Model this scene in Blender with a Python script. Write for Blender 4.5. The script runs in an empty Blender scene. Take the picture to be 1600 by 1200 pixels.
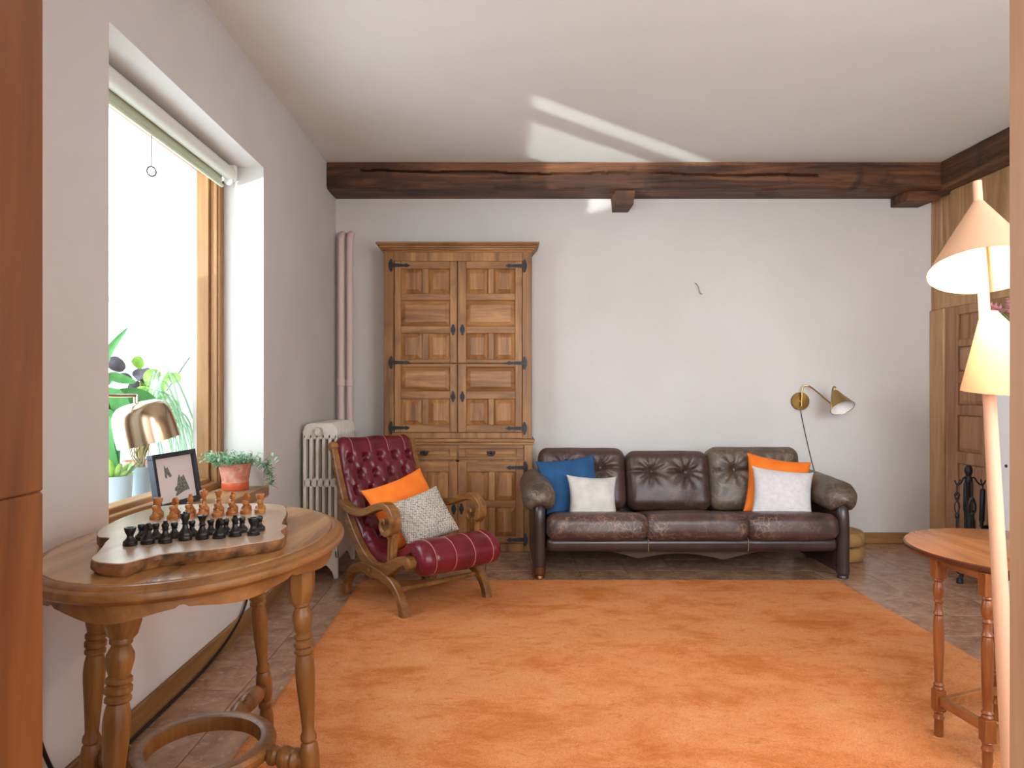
import bpy, bmesh, math, random
from mathutils import Vector, Matrix, noise
random.seed(7)
R = math.radians
S = bpy.context.scene
COL = S.collection

# ---------------------------------------------------------------- camera, world, lights, exposure
cam_d = bpy.data.cameras.new('camera')
cam = bpy.data.objects.new('camera', cam_d); COL.objects.link(cam)
cam.location = (0, 0, 1.12); cam.rotation_euler = (R(90), 0, 0)
cam_d.sensor_width = 36; cam_d.lens = 36*1100/1600
cam_d.shift_x = 0.0125; cam_d.shift_y = 0.00625
cam_d.clip_start = .05
S.camera = cam
S.view_settings.view_transform = 'Standard'; S.view_settings.look = 'None'
S.view_settings.gamma = 1; S.view_settings.use_curve_mapping = False
S.view_settings.exposure = 0.56
S.cycles.max_bounces = 10; S.cycles.diffuse_bounces = 6; S.cycles.transparent_max_bounces = 12
S.cycles.sample_clamp_indirect = 6.0

w = bpy.data.worlds.new('sky'); S.world = w; w.use_nodes = True
bg = w.node_tree.nodes['Background']
bg.inputs[0].default_value = (0.82, 0.91, 1.0, 1); bg.inputs[1].default_value = 5.4

def light(name, kind, loc, energy, color, target=None, **kw):
    d = bpy.data.lights.new(name, kind); d.energy = energy; d.color = color
    for k, v in kw.items(): setattr(d, k, v)
    o = bpy.data.objects.new(name, d); COL.objects.link(o); o.location = loc
    if target is not None:
        o.rotation_euler = (Vector(target) - Vector(loc)).to_track_quat('-Z', 'Y').to_euler()
    return o
p = light('window_portal', 'AREA', (-1.56, 2.86, 1.45), 1, (1, 1, 1), (0, 2.86, 1.45), shape='RECTANGLE', size=1.45, size_y=1.6)
p.data.cycles.is_portal = True
# added fill lights: one in the hall, one behind the front wall opening
light('hall_fill', 'AREA', (-.72, -1.2, 1.75), 78, (.97, .98, 1), (1.7, 4.5, 1.3), shape='RECTANGLE', size=1.2, size_y=1.8)
light('front_fill', 'AREA', (1.5, -1.3, 1.75), 62, (.95, .98, 1), (1.4, 4.5, 1.25), shape='RECTANGLE', size=2.6, size_y=2.0)
# sun thrown up through the window by a shiny surface on the terrace
SUN_D = Vector((.7325, .627, .264))
for name, wy, wid, en in (('terrace_reflection', 2.486,   .126, .26), ('terrace_reflection', 3.185, .63, 1.2)):
    pw = Vector((-1.4, wy, 1.945)); p_ = pw-SUN_D*.9
    light(name, 'AREA', p_, en, (.93, .98, 1), pw, shape='RECTANGLE', size=wid, size_y=.58, spread=R(1.2))

# ---------------------------------------------------------------- helpers
def rgb(r, g, b):
    f = lambda c: (c/255/12.92 if c/255 <= .04045 else ((c/255+.055)/1.055)**2.4)
    return (f(r), f(g), f(b), 1)

WM = {}
def thing(name, label, cat, loc=(0, 0, 0), rotz=0, group=None):
    o = bpy.data.objects.new(name, None); COL.objects.link(o)
    o.location = loc; o.rotation_euler = (0, 0, rotz); o.empty_display_size = .05
    o['label'] = label; o['category'] = cat
    if group: o['group'] = group
    WM[o.name] = Matrix.Translation(loc) @ Matrix.Rotation(rotz, 4, 'Z')
    return o

def struct(name, loc=(0, 0, 0)):
    o = bpy.data.objects.new(name, None); COL.objects.link(o); o.location = loc
    o['kind'] = 'structure'; WM[o.name] = Matrix.Translation(loc); o.empty_display_size = .05
    return o

def obj(name, bm, mat, parent=None, local=False, smooth=35, origin=None, kind=None, label=None):
    """links bm as one mesh object; world coordinates unless local"""
    if parent is not None and not local:
        bm.transform(WM[parent.name].inverted())
    if parent is None and origin is not None:
        bm.transform(Matrix.Translation(-Vector(origin)))
    me = bpy.data.meshes.new(name)
    bmesh.ops.recalc_face_normals(bm, faces=bm.faces[:])
    bm.to_mesh(me); bm.free()
    if smooth:
        me.polygons.foreach_set('use_smooth', [True]*len(me.polygons))
        me.set_sharp_from_angle(angle=R(smooth))
    for m in (mat if isinstance(mat, (list, tuple)) else [mat]): me.materials.append(m)
    o = bpy.data.objects.new(name, me); COL.objects.link(o)
    if parent is not None:
        o.parent = parent; WM[o.name] = WM[parent.name]
    else:
        if origin is not None: o.location = origin
        WM[o.name] = Matrix.Translation(origin or (0, 0, 0))
    if kind: o['kind'] = kind
    if label: o['label'] = label
    return o

def solo(name, bm, mat, label, cat, origin, group=None, smooth=35):
    o = obj(name, bm, mat, None, origin=origin, smooth=smooth)
    o['label'] = label; o['category'] = cat
    if group: o['group'] = group
    return o

def dup(o, parent=None):
    c = o.copy(); COL.objects.link(c)
    if parent is not None: c.parent = parent
    WM[c.name] = WM[o.name]
    for ch in list(o.children): dup(ch, c)
    return c

def NB(): return bmesh.new()

def box(bm, x0, x1, y0, y1, z0, z1, bev=0, seg=1):
    vs = [bm.verts.new((x, y, z)) for z in (z0, z1) for x, y in ((x0, y0), (x1, y0), (x1, y1), (x0, y1))]
    fs = [bm.faces.new([vs[i] for i in f]) for f in ((3, 2, 1, 0), (4, 5, 6, 7), (0, 1, 5, 4), (1, 2, 6, 5), (2, 3, 7, 6), (3, 0, 4, 7))]
    if bev:
        es = {e for f in fs for e in f.edges}
        bmesh.ops.bevel(bm, geom=list(es), offset=bev, segments=seg, affect='EDGES', profile=.5)
    return vs

def boxb(*a, **k):
    bm = NB(); box(bm, *a, **k); return bm

def lathe(bm, prof, M=None, seg=24, cap=True):
    M = M or Matrix.Identity(4)
    rings = []
    for r, z in prof:
        if r < 1e-6: rings.append([bm.verts.new(M @ Vector((0, 0, z)))])
        else: rings.append([bm.verts.new(M @ Vector((r*math.cos(2*math.pi*i/seg), r*math.sin(2*math.pi*i/seg), z))) for i in range(seg)])
    for a, b in zip(rings, rings[1:]):
        for i in range(seg):
            j = (i+1) % seg
            if len(a) == 1 and len(b) == 1: continue
            if len(a) == 1: bm.faces.new((a[0], b[i], b[j]))
            elif len(b) == 1: bm.faces.new((a[i], a[j], b[0]))
            else: bm.faces.new((a[i], a[j], b[j], b[i]))
    if cap:
        for r in (rings[0], rings[-1]):
            if len(r) > 2: bm.faces.new(r)

def along(p0, p1):
    """matrix mapping local z 0..L from p0 towards p1"""
    p0, p1 = Vector(p0), Vector(p1)
    return Matrix.Translation(p0) @ (p1-p0).to_track_quat('Z', 'Y').to_matrix().to_4x4()

def crom(pts, n=6, closed=False):
    pts = [Vector(p) for p in pts]; out = []; N = len(pts)
    rng = range(N if closed else N-1)
    for i in rng:
        if closed: a, b, c, d = pts[(i-1) % N], pts[i], pts[(i+1) % N], pts[(i+2) % N]
        else: a, b, c, d = pts[max(i-1, 0)], pts[i], pts[i+1], pts[min(i+2, N-1)]
        for k in range(n):
            t = k/n
            out.append(.5*((2*b)+(-a+c)*t+(2*a-5*b+4*c-d)*t*t+(-a+3*b-3*c+d)*t**3))
    if not closed: out.append(pts[-1])
    return out

def tube(bm, pts, rad, seg=8, closed=False, cap=True):
    pts = [Vector(p) for p in pts]; N = len(pts)
    rad = rad if isinstance(rad, (list, tuple)) else [rad]*N
    rings = []; nrm = None
    for i, p_ in enumerate(pts):
        if closed: t = pts[(i+1) % N]-pts[i-1]
        else: t = pts[min(i+1, N-1)]-pts[max(i-1, 0)]
        if t.length < 1e-9: t = Vector((0, 0, 1))
        t.normalize()
        if nrm is None:
            nrm = t.orthogonal().normalized()
        else:
            nrm = nrm - t*nrm.dot(t)
            nrm = nrm.normalized() if nrm.length > 1e-6 else t.orthogonal().normalized()
        b = t.cross(nrm)
        rings.append([bm.verts.new(p_ + rad[i]*(nrm*math.cos(2*math.pi*k/seg)+b*math.sin(2*math.pi*k/seg))) for k in range(seg)])
    M = N if closed else N-1
    for i in range(M):
        a, b = rings[i], rings[(i+1) % N]
        for k in range(seg):
            l = (k+1) % seg
            bm.faces.new((a[k], a[l], b[l], b[k]))
    if cap and not closed:
        bm.faces.new(rings[0]); bm.faces.new(rings[-1])

def band(bm, path, widths, v0, v1, ch=.25):
    """curved board: path of (u, z), width in the (u, z) plane, thickness v0..v1 across (local x=u, y=v)"""
    P = [Vector((a, b)) for a, b in path]; N = len(P); rings = []
    W = widths if isinstance(widths, (list, tuple)) else [widths]*N
    for i, q in enumerate(P):
        t = (P[min(i+1, N-1)]-P[max(i-1, 0)]).normalized(); n = Vector((-t.y, t.x)); h = W[i]/2
        c = min(h, abs(v1-v0)/2)*ch
        ring = []
        for s, v in ((-h+c, v0), (h-c, v0), (h, v0+c), (h, v1-c), (h-c, v1), (-h+c, v1), (-h, v1-c), (-h, v0+c)):
            ring.append(bm.verts.new((q.x+n.x*s, v, q.y+n.y*s)))
        rings.append(ring)
    for a, b in zip(rings, rings[1:]):
        for k in range(8):
            l = (k+1) % 8; bm.faces.new((a[k], a[l], b[l], b[k]))
    bm.faces.new(rings[0]); bm.faces.new(rings[-1])

def lerp_list(vals, N):
    out = []
    for i in range(N):
        t = i/(N-1)*(len(vals)-1); k = min(int(t), len(vals)-2); f = t-k
        out.append(vals[k]*(1-f)+vals[k+1]*f)
    return out

def prism(bm, poly, z0, z1, M=None, bev=0):
    M = M or Matrix.Identity(4)
    a = [bm.verts.new(M @ Vector((x, y, z0))) for x, y in poly]
    b = [bm.verts.new(M @ Vector((x, y, z1))) for x, y in poly]
    fa = bm.faces.new(a[::-1]); fb = bm.faces.new(b)
    for i in range(len(a)):
        j = (i+1) % len(a); bm.faces.new((a[i], a[j], b[j], b[i]))
    if bev:
        bmesh.ops.bevel(bm, geom=list(set(fa.edges) | set(fb.edges)), offset=bev, segments=2, affect='EDGES')

def rbox(bm, half, r, n=14, M=None, deform=None):
    """rounded padded box; deform works on local coordinates"""
    M = M or Matrix.Identity(4); hx, hy, hz = half
    cache = {}
    def vert(p_):
        key = tuple(round(c, 5) for c in p_)
        if key in cache: return cache[key]
        P = Vector((p_[0]*hx, p_[1]*hy, p_[2]*hz))
        q = Vector((max(-(hx-r), min(hx-r, P.x)), max(-(hy-r), min(hy-r, P.y)), max(-(hz-r), min(hz-r, P.z))))
        d = P-q
        d = d.normalized()*r if d.length > 1e-9 else d
        P2 = q+d
        if deform: P2 = deform(P2, p_)
        cache[key] = bm.verts.new(M @ P2); return cache[key]
    # denser samples near the edges
    g = [math.sin((-1+2*i/n)*math.pi/2) for i in range(n+1)]
    g = [.5*a+.5*(-1+2*i/n) for i, a in enumerate(g)]
    for ax in range(3):
        for s in (-1, 1):
            for i in range(n):
                for j in range(n):
                    c = []
                    for a, b in ((g[i], g[j]), (g[i+1], g[j]), (g[i+1], g[j+1]), (g[i], g[j+1])):
                        q = [0, 0, 0]; q[ax] = s; q[(ax+1) % 3] = a; q[(ax+2) % 3] = b
                        c.append(vert(q))
                    try: bm.faces.new(c)
                    except ValueError: pass

# ---------------------------------------------------------------- materials
def newmat(name):
    m = bpy.data.materials.new(name); m.use_nodes = True
    nt = m.node_tree; return m, nt, nt.nodes['Principled BSDF']

def N(nt, typ, **kw):
    n = nt.nodes.new(typ)
    for k, v in kw.items():
        if k in n.inputs: n.inputs[k].default_value = v
        else: setattr(n, k, v)
    return n

def coords(nt, scale=(1, 1, 1), rnd=True):
    tc = N(nt, 'ShaderNodeTexCoord'); mp = N(nt, 'ShaderNodeMapping'); mp.inputs['Scale'].default_value = scale
    if rnd:
        oi = N(nt, 'ShaderNodeObjectInfo'); mu = N(nt, 'ShaderNodeMath', operation='MULTIPLY'); mu.inputs[1].default_value = 37
        nt.links.new(oi.outputs['Random'], mu.inputs[0])
        va = N(nt, 'ShaderNodeVectorMath', operation='ADD')
        nt.links.new(tc.outputs['Object'], va.inputs[0]); nt.links.new(mu.outputs[0], va.inputs[1])
        nt.links.new(va.outputs[0], mp.inputs[0])
    else: nt.links.new(tc.outputs['Object'], mp.inputs[0])
    return mp.outputs[0]

def ramp(nt, fac, stops):
    r = N(nt, 'ShaderNodeValToRGB'); e = r.color_ramp.elements
    while len(e) < len(stops): e.new(.5)
    for i, (p_, c) in enumerate(stops): e[i].position = p_; e[i].color = c
    nt.links.new(fac, r.inputs[0]); return r.outputs[0]

def noise_n(nt, vec, scale, detail=4, rough=.55, dist=0):
    n = N(nt, 'ShaderNodeTexNoise'); n.inputs['Scale'].default_value = scale; n.inputs['Detail'].default_value = detail
    n.inputs['Roughness'].default_value = rough; n.inputs['Distortion'].default_value = dist
    nt.links.new(vec, n.inputs['Vector']); return n.outputs['Fac']

def bump(nt, b, h, strength, dist=.01):
    bp = N(nt, 'ShaderNodeBump'); bp.inputs['Strength'].default_value = strength; bp.inputs['Distance'].default_value = dist
    nt.links.new(h, bp.inputs['Height']); nt.links.new(bp.outputs[0], b.inputs['Normal'])

def mix(nt, fac, a, b, mode='MIX'):
    m = N(nt, 'ShaderNodeMix', data_type='RGBA', blend_type=mode)
    for i, v in ((0, fac), (6, a), (7, b)):
        if hasattr(v, 'default_value') or hasattr(v, 'links'): nt.links.new(v, m.inputs[i])
        else: m.inputs[i].default_value = v
    return m.outputs[2]

def plain(name, c, rough=.5, metal=0, c2=None, nscale=20, bscale=0, bstr=.2, spec=.5, rnd=False):
    m, nt, b = newmat(name)
    b.inputs['Base Color'].default_value = c; b.inputs['Roughness'].default_value = rough; b.inputs['Metallic'].default_value = metal
    b.inputs['Specular IOR Level'].default_value = spec
    if c2 or bscale: v = coords(nt, rnd=rnd)
    if c2:
        nt.links.new(ramp(nt, noise_n(nt, v, nscale), [(.35, c), (.68, c2)]), b.inputs['Base Color'])
    if bscale: bump(nt, b, noise_n(nt, v, bscale, 6), bstr, .004)
    return m

def wood(name, dark, midc, lite, axis='Z', scale=1.0, rough=.42, bstr=.12, fine=.35, spec=.4, stain=0):
    m, nt, b = newmat(name)
    st = {'X': (1.2, 14, 14), 'Y': (14, 1.2, 14), 'Z': (14, 14, 1.2)}[axis]
    v = coords(nt, tuple(s*scale for s in st))
    n1 = noise_n(nt, v, 1.0, 4, .6, 1.2)
    n2 = noise_n(nt, v, 7.0, 3, .6, .4)
    c = ramp(nt, n1, [(.28, dark), (.5, midc), (.72, lite)])
    g = ramp(nt, n2, [(.35, (.55, .55, .55, 1)), (.6, (1, 1, 1, 1))])
    c = mix(nt, fine, c, g, 'MULTIPLY')
    if stain:
        v2 = coords(nt, (1, 1, 1)); n3 = noise_n(nt, v2, 6, 3, .5, .5)
        c = mix(nt, ramp(nt, n3, [(.55, (0, 0, 0, 1)), (.72, (stain, stain, stain, 1))]), c, dark)
    nt.links.new(c, b.inputs['Base Color'])
    b.inputs['Roughness'].default_value = rough; b.inputs['Specular IOR Level'].default_value = spec
    bump(nt, b, n2, bstr, .002)
    return m

def leather(name, c, c2, scuff, amt=.5, rough=.36, scale=1.0, edge=.035):
    m, nt, b = newmat(name); v = coords(nt, rnd=True)
    n1 = noise_n(nt, v, 5*scale, 5, .6, .6)
    base = ramp(nt, n1, [(.35, c), (.65, c2)])
    dv = N(nt, 'ShaderNodeTexNoise'); dv.inputs['Scale'].default_value = 4*scale; dv.inputs['Detail'].default_value = 4
    nt.links.new(v, dv.inputs['Vector'])
    va = N(nt, 'ShaderNodeVectorMath', operation='MULTIPLY_ADD'); nt.links.new(dv.outputs['Color'], va.inputs[0])
    va.inputs[1].default_value = (.5, .5, .5); nt.links.new(v, va.inputs[2])
    vo = N(nt, 'ShaderNodeTexVoronoi', feature='DISTANCE_TO_EDGE'); vo.inputs['Scale'].default_value = 14*scale
    nt.links.new(va.outputs[0], vo.inputs['Vector'])
    lines = ramp(nt, vo.outputs['Distance'], [(0, (1, 1, 1, 1)), (edge, (0, 0, 0, 1))])
    mask = ramp(nt, noise_n(nt, v, 3.2*scale, 4, .6), [(.38, (0, 0, 0, 1)), (.58, (amt, amt, amt, 1))])
    patch = ramp(nt, noise_n(nt, v, 8*scale, 6, .7, 1), [(.52, (0, 0, 0, 1)), (.75, (amt*.7, amt*.7, amt*.7, 1))])
    ml = mix(nt, 1.0, lines, mask, 'MULTIPLY')
    fac = mix(nt, 1.0, ml, patch, 'ADD')
    nt.links.new(mix(nt, fac, base, scuff), b.inputs['Base Color'])
    b.inputs['Roughness'].default_value = rough; b.inputs['Specular IOR Level'].default_value = .5
    bump(nt, b, noise_n(nt, v, 160, 3), .12, .002)
    return m

def plaster(name, c, c2, bs=.25):
    m, nt, b = newmat(name); v = coords(nt, rnd=False)
    nt.links.new(ramp(nt, noise_n(nt, v, 1.1, 4, .55), [(.35, c), (.65, c2)]), b.inputs['Base Color'])
    b.inputs['Roughness'].default_value = .85; b.inputs['Specular IOR Level'].default_value = .2
    n = noise_n(nt, v, 9, 8, .65); bump(nt, b, n, bs, .012)
    return m

M_wall = plaster('plaster_wall', rgb(206, 202, 197), rgb(214, 210, 206))
M_ceil = plaster('plaster_ceiling', rgb(226, 227, 221), rgb(231, 232, 227), .15)
M_reveal = M_wall
M_white = plain('white_masonry', rgb(240, 241, 242), .8, bscale=30, bstr=.1)
M_cab = wood('cabinet_wood', rgb(104, 68, 36), rgb(156, 108, 62), rgb(186, 136, 84), 'Z', .7, .42, stain=.45)
M_cabx = wood('cabinet_wood_cross', rgb(104, 68, 36), rgb(156, 108, 62), rgb(188, 138, 86), 'X', .7, .42, stain=.45)
M_panelx = wood('cabinet_panel_cross', rgb(112, 72, 38), rgb(164, 112, 64), rgb(194, 142, 90), 'X', .8, .4, stain=.3)
M_panelz = wood('cabinet_panel_upright', rgb(112, 72, 38), rgb(164, 112, 64), rgb(194, 142, 90), 'Z', .8, .4, stain=.3)
M_beam = wood('beam_wood', rgb(34, 22, 15), rgb(92, 57, 36), rgb(140, 92, 56), 'X', .8, .6, .6, .55, stain=.8)
M_beamy = wood('beam_wood_side', rgb(50, 34, 22), rgb(92, 62, 40), rgb(124, 86, 56), 'Y', .8, .6, .5, .5, stain=.6)
M_pine = wood('pine_boards', rgb(158, 118, 78), rgb(192, 150, 106), rgb(208, 170, 126), 'Z', .6, .5, .08, .25)
M_doorw = wood('oak_door', rgb(132, 92, 64), rgb(172, 126, 92), rgb(190, 148, 114), 'Z', .7, .5, .1, .3)
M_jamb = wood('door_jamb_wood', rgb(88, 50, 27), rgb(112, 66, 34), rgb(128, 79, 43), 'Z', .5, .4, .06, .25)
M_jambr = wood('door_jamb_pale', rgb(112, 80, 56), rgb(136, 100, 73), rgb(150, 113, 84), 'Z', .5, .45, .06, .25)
M_base = wood('baseboard_wood', rgb(112, 78, 42), rgb(144, 104, 60), rgb(162, 122, 74), 'Y', .6, .45)
M_basex = wood('baseboard_wood_back', rgb(112, 78, 42), rgb(144, 104, 60), rgb(162, 122, 74), 'X', .6, .45)
M_frame = wood('window_frame_wood', rgb(116, 76, 40), rgb(146, 100, 56), rgb(164, 118, 72), 'Z', .6, .45)
M_framey = wood('window_rail_wood', rgb(116, 76, 40), rgb(146, 100, 56), rgb(166, 120, 74), 'Y', .6, .45)
M_sill = wood('sill_wood', rgb(140, 104, 70), rgb(168, 130, 92), rgb(186, 150, 112), 'Y', .6, .38)
M_tabtop = wood('oval_table_top_veneer', rgb(128, 86, 46), rgb(168, 120, 70), rgb(192, 148, 98), 'Y', .55, .2, .03, .2, spec=.6)
M_tab = wood('oval_table_wood', rgb(88, 54, 24), rgb(126, 82, 40), rgb(150, 104, 56), 'Z', .8, .36)
M_tabrim = wood('oval_table_rim_wood', rgb(96, 60, 28), rgb(136, 90, 46), rgb(160, 112, 64), 'Y', .6, .33)
M_tab2 = wood('small_table_wood', rgb(92, 46, 22), rgb(138, 78, 38), rgb(164, 100, 54), 'Z', .8, .28)
M_tab2top = wood('small_table_top_veneer', rgb(120, 68, 34), rgb(166, 104, 58), rgb(190, 130, 78), 'Y', .45, .25, .03, .2, spec=.5)
M_chairw = wood('chair_frame_wood', rgb(88, 56, 26), rgb(130, 86, 44), rgb(162, 114, 64), 'X', .8, .35)
M_slab = wood('chessboard_slab_wood', rgb(142, 112, 88), rgb(182, 154, 128), rgb(202, 178, 154), 'Y', .5, .3, .05, .25, spec=.5)
M_bark = plain('slab_live_edge', rgb(150, 100, 56), .6, c2=rgb(52, 34, 20), nscale=26, bscale=60, bstr=.4)
M_bchess = plain('ebony_chess_wood', rgb(18, 17, 19), .38, c2=rgb(30, 28, 28), nscale=40)
M_wchess = wood('boxwood_chess_wood', rgb(156, 92, 40), rgb(184, 118, 60), rgb(204, 140, 82), 'Z', 3, .35)
M_red = leather('oxblood_leather', rgb(86, 10, 26), rgb(106, 18, 34), rgb(150, 84, 60), .16, .3, 1.2, .02)
M_seam = plain('pale_welt', rgb(176, 104, 92), .5)
M_sofa = leather('brown_leather', rgb(58, 40, 37), rgb(78, 55, 49), rgb(150, 118, 96), .7, .38, 1.1, .06)
M_sofaw = leather('worn_brown_leather', rgb(66, 54, 46), rgb(96, 80, 66), rgb(150, 126, 102), .5, .42, 1.1, .07)
M_sofab = leather('brown_back_leather', rgb(58, 40, 37), rgb(76, 54, 48), rgb(140, 108, 88), .3, .40, 1.1, .045)
M_sofad = plain('dark_leather_base', rgb(50, 36, 36), .3, c2=rgb(62, 46, 44), nscale=8, bscale=150, bstr=.1)
M_suede = plain('sofa_apron_suede', rgb(70, 50, 38), .8, c2=rgb(80, 58, 44))
M_brass = plain('brushed_brass', rgb(170, 138, 84), .24, 1)
M_copper = plain('worn_copper', rgb(128, 84, 56), .35, .8)
M_champ = plain('satin_champagne_brass', rgb(196, 178, 152), .22, 1)
M_iron = plain('black_iron', rgb(28, 28, 32), .45, .3, c2=rgb(42, 42, 46), nscale=40, bscale=60, bstr=.3)
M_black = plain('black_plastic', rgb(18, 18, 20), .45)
M_rad = plain('cream_enamel', rgb(226, 220, 206), .35, bscale=60, bstr=.06)
M_pipe = plain('pink_painted_pipe', rgb(222, 196, 190), .45)
M_blind = plain('blind_tube', rgb(222, 226, 214), .5)
M_blind2 = plain('blind_cloth', rgb(196, 206, 180), .7)
M_blue = plain('blue_velvet', rgb(24, 72, 116), .85, c2=rgb(34, 84, 128), nscale=12, bscale=220, bstr=.25)
M_orange = plain('orange_cotton', rgb(232, 112, 20), .85, c2=rgb(240, 126, 32), nscale=10, bscale=240, bstr=.25)
M_greyp = plain('grey_linen', rgb(190, 186, 178), .9, c2=rgb(206, 203, 197), nscale=14, bscale=240, bstr=.35)
M_greyp2 = plain('pale_grey_linen', rgb(200, 194, 194), .9, c2=rgb(212, 207, 206), nscale=40, bscale=240, bstr=.35)
M_pouf = plain('tan_velour', rgb(150, 112, 62), .85, c2=rgb(168, 130, 76), nscale=25, bscale=160, bstr=.25)
M_shade = plain('cream_painted_metal', rgb(206, 160, 128), .85, spec=.1)
M_stem = plain('cream_painted_stem', rgb(208, 162, 132), .7, spec=.2)
M_terra = plain('terracotta', rgb(186, 104, 76), .9, c2=rgb(212, 168, 150), nscale=22, bscale=90, bstr=.15)
M_potw = plain('pale_glazed_pot', rgb(158, 172, 180), .45)
M_soil = plain('dark_soil', rgb(58, 42, 32), .95, bscale=120, bstr=.6)
M_leaf = plain('mid_green_leaf', rgb(60, 132, 66), .5, c2=rgb(86, 152, 80), nscale=15)
M_leafl = plain('lime_leaf', rgb(104, 146, 44), .5, c2=rgb(134, 170, 66), nscale=25)
M_leafd = plain('purple_leaf', rgb(44, 36, 46), .5, c2=rgb(66, 56, 66), nscale=25)
M_leafg = plain('grey_green_leaf', rgb(118, 158, 120), .55, c2=rgb(146, 180, 146), nscale=30)
M_stemg = plain('plant_stem', rgb(140, 120, 70), .6)
M_pink = plain('pink_petal', rgb(206, 136, 148), .6, c2=rgb(224, 168, 176), nscale=40)
M_paper = plain('print_paper', rgb(226, 218, 216), .8)
M_ink = plain('print_ink', rgb(60, 70, 66), .8, c2=rgb(150, 156, 150), nscale=140)
M_frameb = plain('dark_slate_frame', rgb(40, 46, 56), .5)
M_wire = plain('grey_wire', rgb(84, 82, 84), .5)

def floor_tile_mat():
    m, nt, b = newmat('marbled_floor_tile'); v = coords(nt)
    n1 = noise_n(nt, v, 9, 6, .6, .8); n2 = noise_n(nt, v, 34, 4, .6, .5)
    c = ramp(nt, n1, [(.32, rgb(138, 102, 80)), (.52, rgb(164, 126, 102)), (.7, rgb(182, 148, 124))])
    f = ramp(nt, n2, [(.56, (0, 0, 0, 1)), (.7, (.55, .55, .55, 1))])
    c = mix(nt, f, c, rgb(206, 178, 154))
    oi = N(nt, 'ShaderNodeObjectInfo')
    c = mix(nt, .16, c, ramp(nt, oi.outputs['Random'], [(0, (.55, .55, .55, 1)), (1, (1, 1, 1, 1))]), 'MULTIPLY')
    nt.links.new(c, b.inputs['Base Color']); b.inputs['Roughness'].default_value = .24
    return m
M_tile = floor_tile_mat()
M_grout = plain('dark_grout', rgb(96, 78, 66), .9)

def rug_mat():
    m, nt, b = newmat('orange_wool_pile'); v = coords(nt, (1, 1.6, 1), rnd=False)
    n1 = noise_n(nt, v, 2.6, 8, .72, .35); n2 = noise_n(nt, v, 190, 2); n3 = noise_n(nt, v, 14, 6, .7, .6)
    c = ramp(nt, n1, [(.36, rgb(202, 116, 58)), (.5, rgb(228, 146, 92)), (.66, rgb(234, 162, 110))])
    c = mix(nt, ramp(nt, n3, [(.54, (0, 0, 0, 1)), (.68, (.6, .6, .6, 1))]), c, rgb(196, 106, 48))
    g = ramp(nt, n2, [(.3, (.5, .5, .5, 1)), (.6, (1, 1, 1, 1))])
    nt.links.new(mix(nt, .6, c, g, 'MULTIPLY'), b.inputs['Base Color'])
    b.inputs['Roughness'].default_value = .95; b.inputs['Specular IOR Level'].default_value = .05
    b.inputs['Sheen Weight'].default_value = .25; b.inputs['Sheen Tint'].default_value = rgb(255, 170, 100)
    bump(nt, b, n2, .8, .012)
    return m
M_rug = rug_mat()

def glass_mat():
    m = bpy.data.materials.new('clear_pane'); m.use_nodes = True; nt = m.node_tree; nt.nodes.clear()
    o = N(nt, 'ShaderNodeOutputMaterial'); t = N(nt, 'ShaderNodeBsdfTransparent'); g = N(nt, 'ShaderNodeBsdfGlossy')
    g.inputs['Roughness'].default_value = .02; t.inputs[0].default_value = (.96, .98, .97, 1)
    mx = N(nt, 'ShaderNodeMixShader'); mx.inputs[0].default_value = .03
    nt.links.new(t.outputs[0], mx.inputs[1]); nt.links.new(g.outputs[0], mx.inputs[2])
    nt.links.new(mx.outputs[0], o.inputs[0]); return m
M_glass = glass_mat()

def emis(name, c, s):
    m, nt, b = newmat(name); b.inputs['Emission Color'].default_value = c; b.inputs['Emission Strength'].default_value = s
    b.inputs['Base Color'].default_value = (.8, .8, .8, 1); return m
M_bulb = emis('warm_bulb', (1, .72, .4, 1), 10)

def weave_mat():
    m, nt, b = newmat('knitted_wool'); v = coords(nt, (1, 1, 1), rnd=False)
    a = N(nt, 'ShaderNodeTexVoronoi'); a.inputs['Scale'].default_value = 92; a.inputs['Randomness'].default_value = .35
    nt.links.new(v, a.inputs['Vector'])
    c = ramp(nt, a.outputs['Distance'], [(.15, rgb(214, 204, 192)), (.5, rgb(190, 180, 166)), (.8, rgb(120, 112, 104))])
    nt.links.new(c, b.inputs['Base Color']); b.inputs['Roughness'].default_value = .95
    inv = N(nt, 'ShaderNodeMath', operation='SUBTRACT'); inv.inputs[0].default_value = 1; nt.links.new(a.outputs['Distance'], inv.inputs[1])
    bump(nt, b, inv.outputs[0], 1.0, .012); return m
M_weave = weave_mat()

# ================================================================= ROOM SHELL
LX, RX, BY, H, FY = -1.195, 3.18, 5.15, 2.70, .80
# floor: base slab and one tile per piece
fl = obj('floor', boxb(-2.4, 3.6, -3.0, 5.6, -.12, -.012), M_grout); fl['kind'] = 'structure'
bm = NB(); box(bm, -.1442, .1442, -.1442, .1442, -.012, 0, .0015)
t0 = obj('tile', bm, M_tile, fl, local=True)
first = True
for i in range(16):
    for j in range(-8, 8):
        x = -.96-.1455+.291*i; y = 2.919+.1455+.291*j
        if x > RX-.02 or y > BY+.1: continue
        t = t0 if first else dup(t0, fl)
        first = False
        t.location = (x, y, random.uniform(-.0006, .0006))
obj('hall_floor_strip', boxb(-2.4, 3.6, -3.0, .55, -.012, 0), M_tile, fl)

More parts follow.
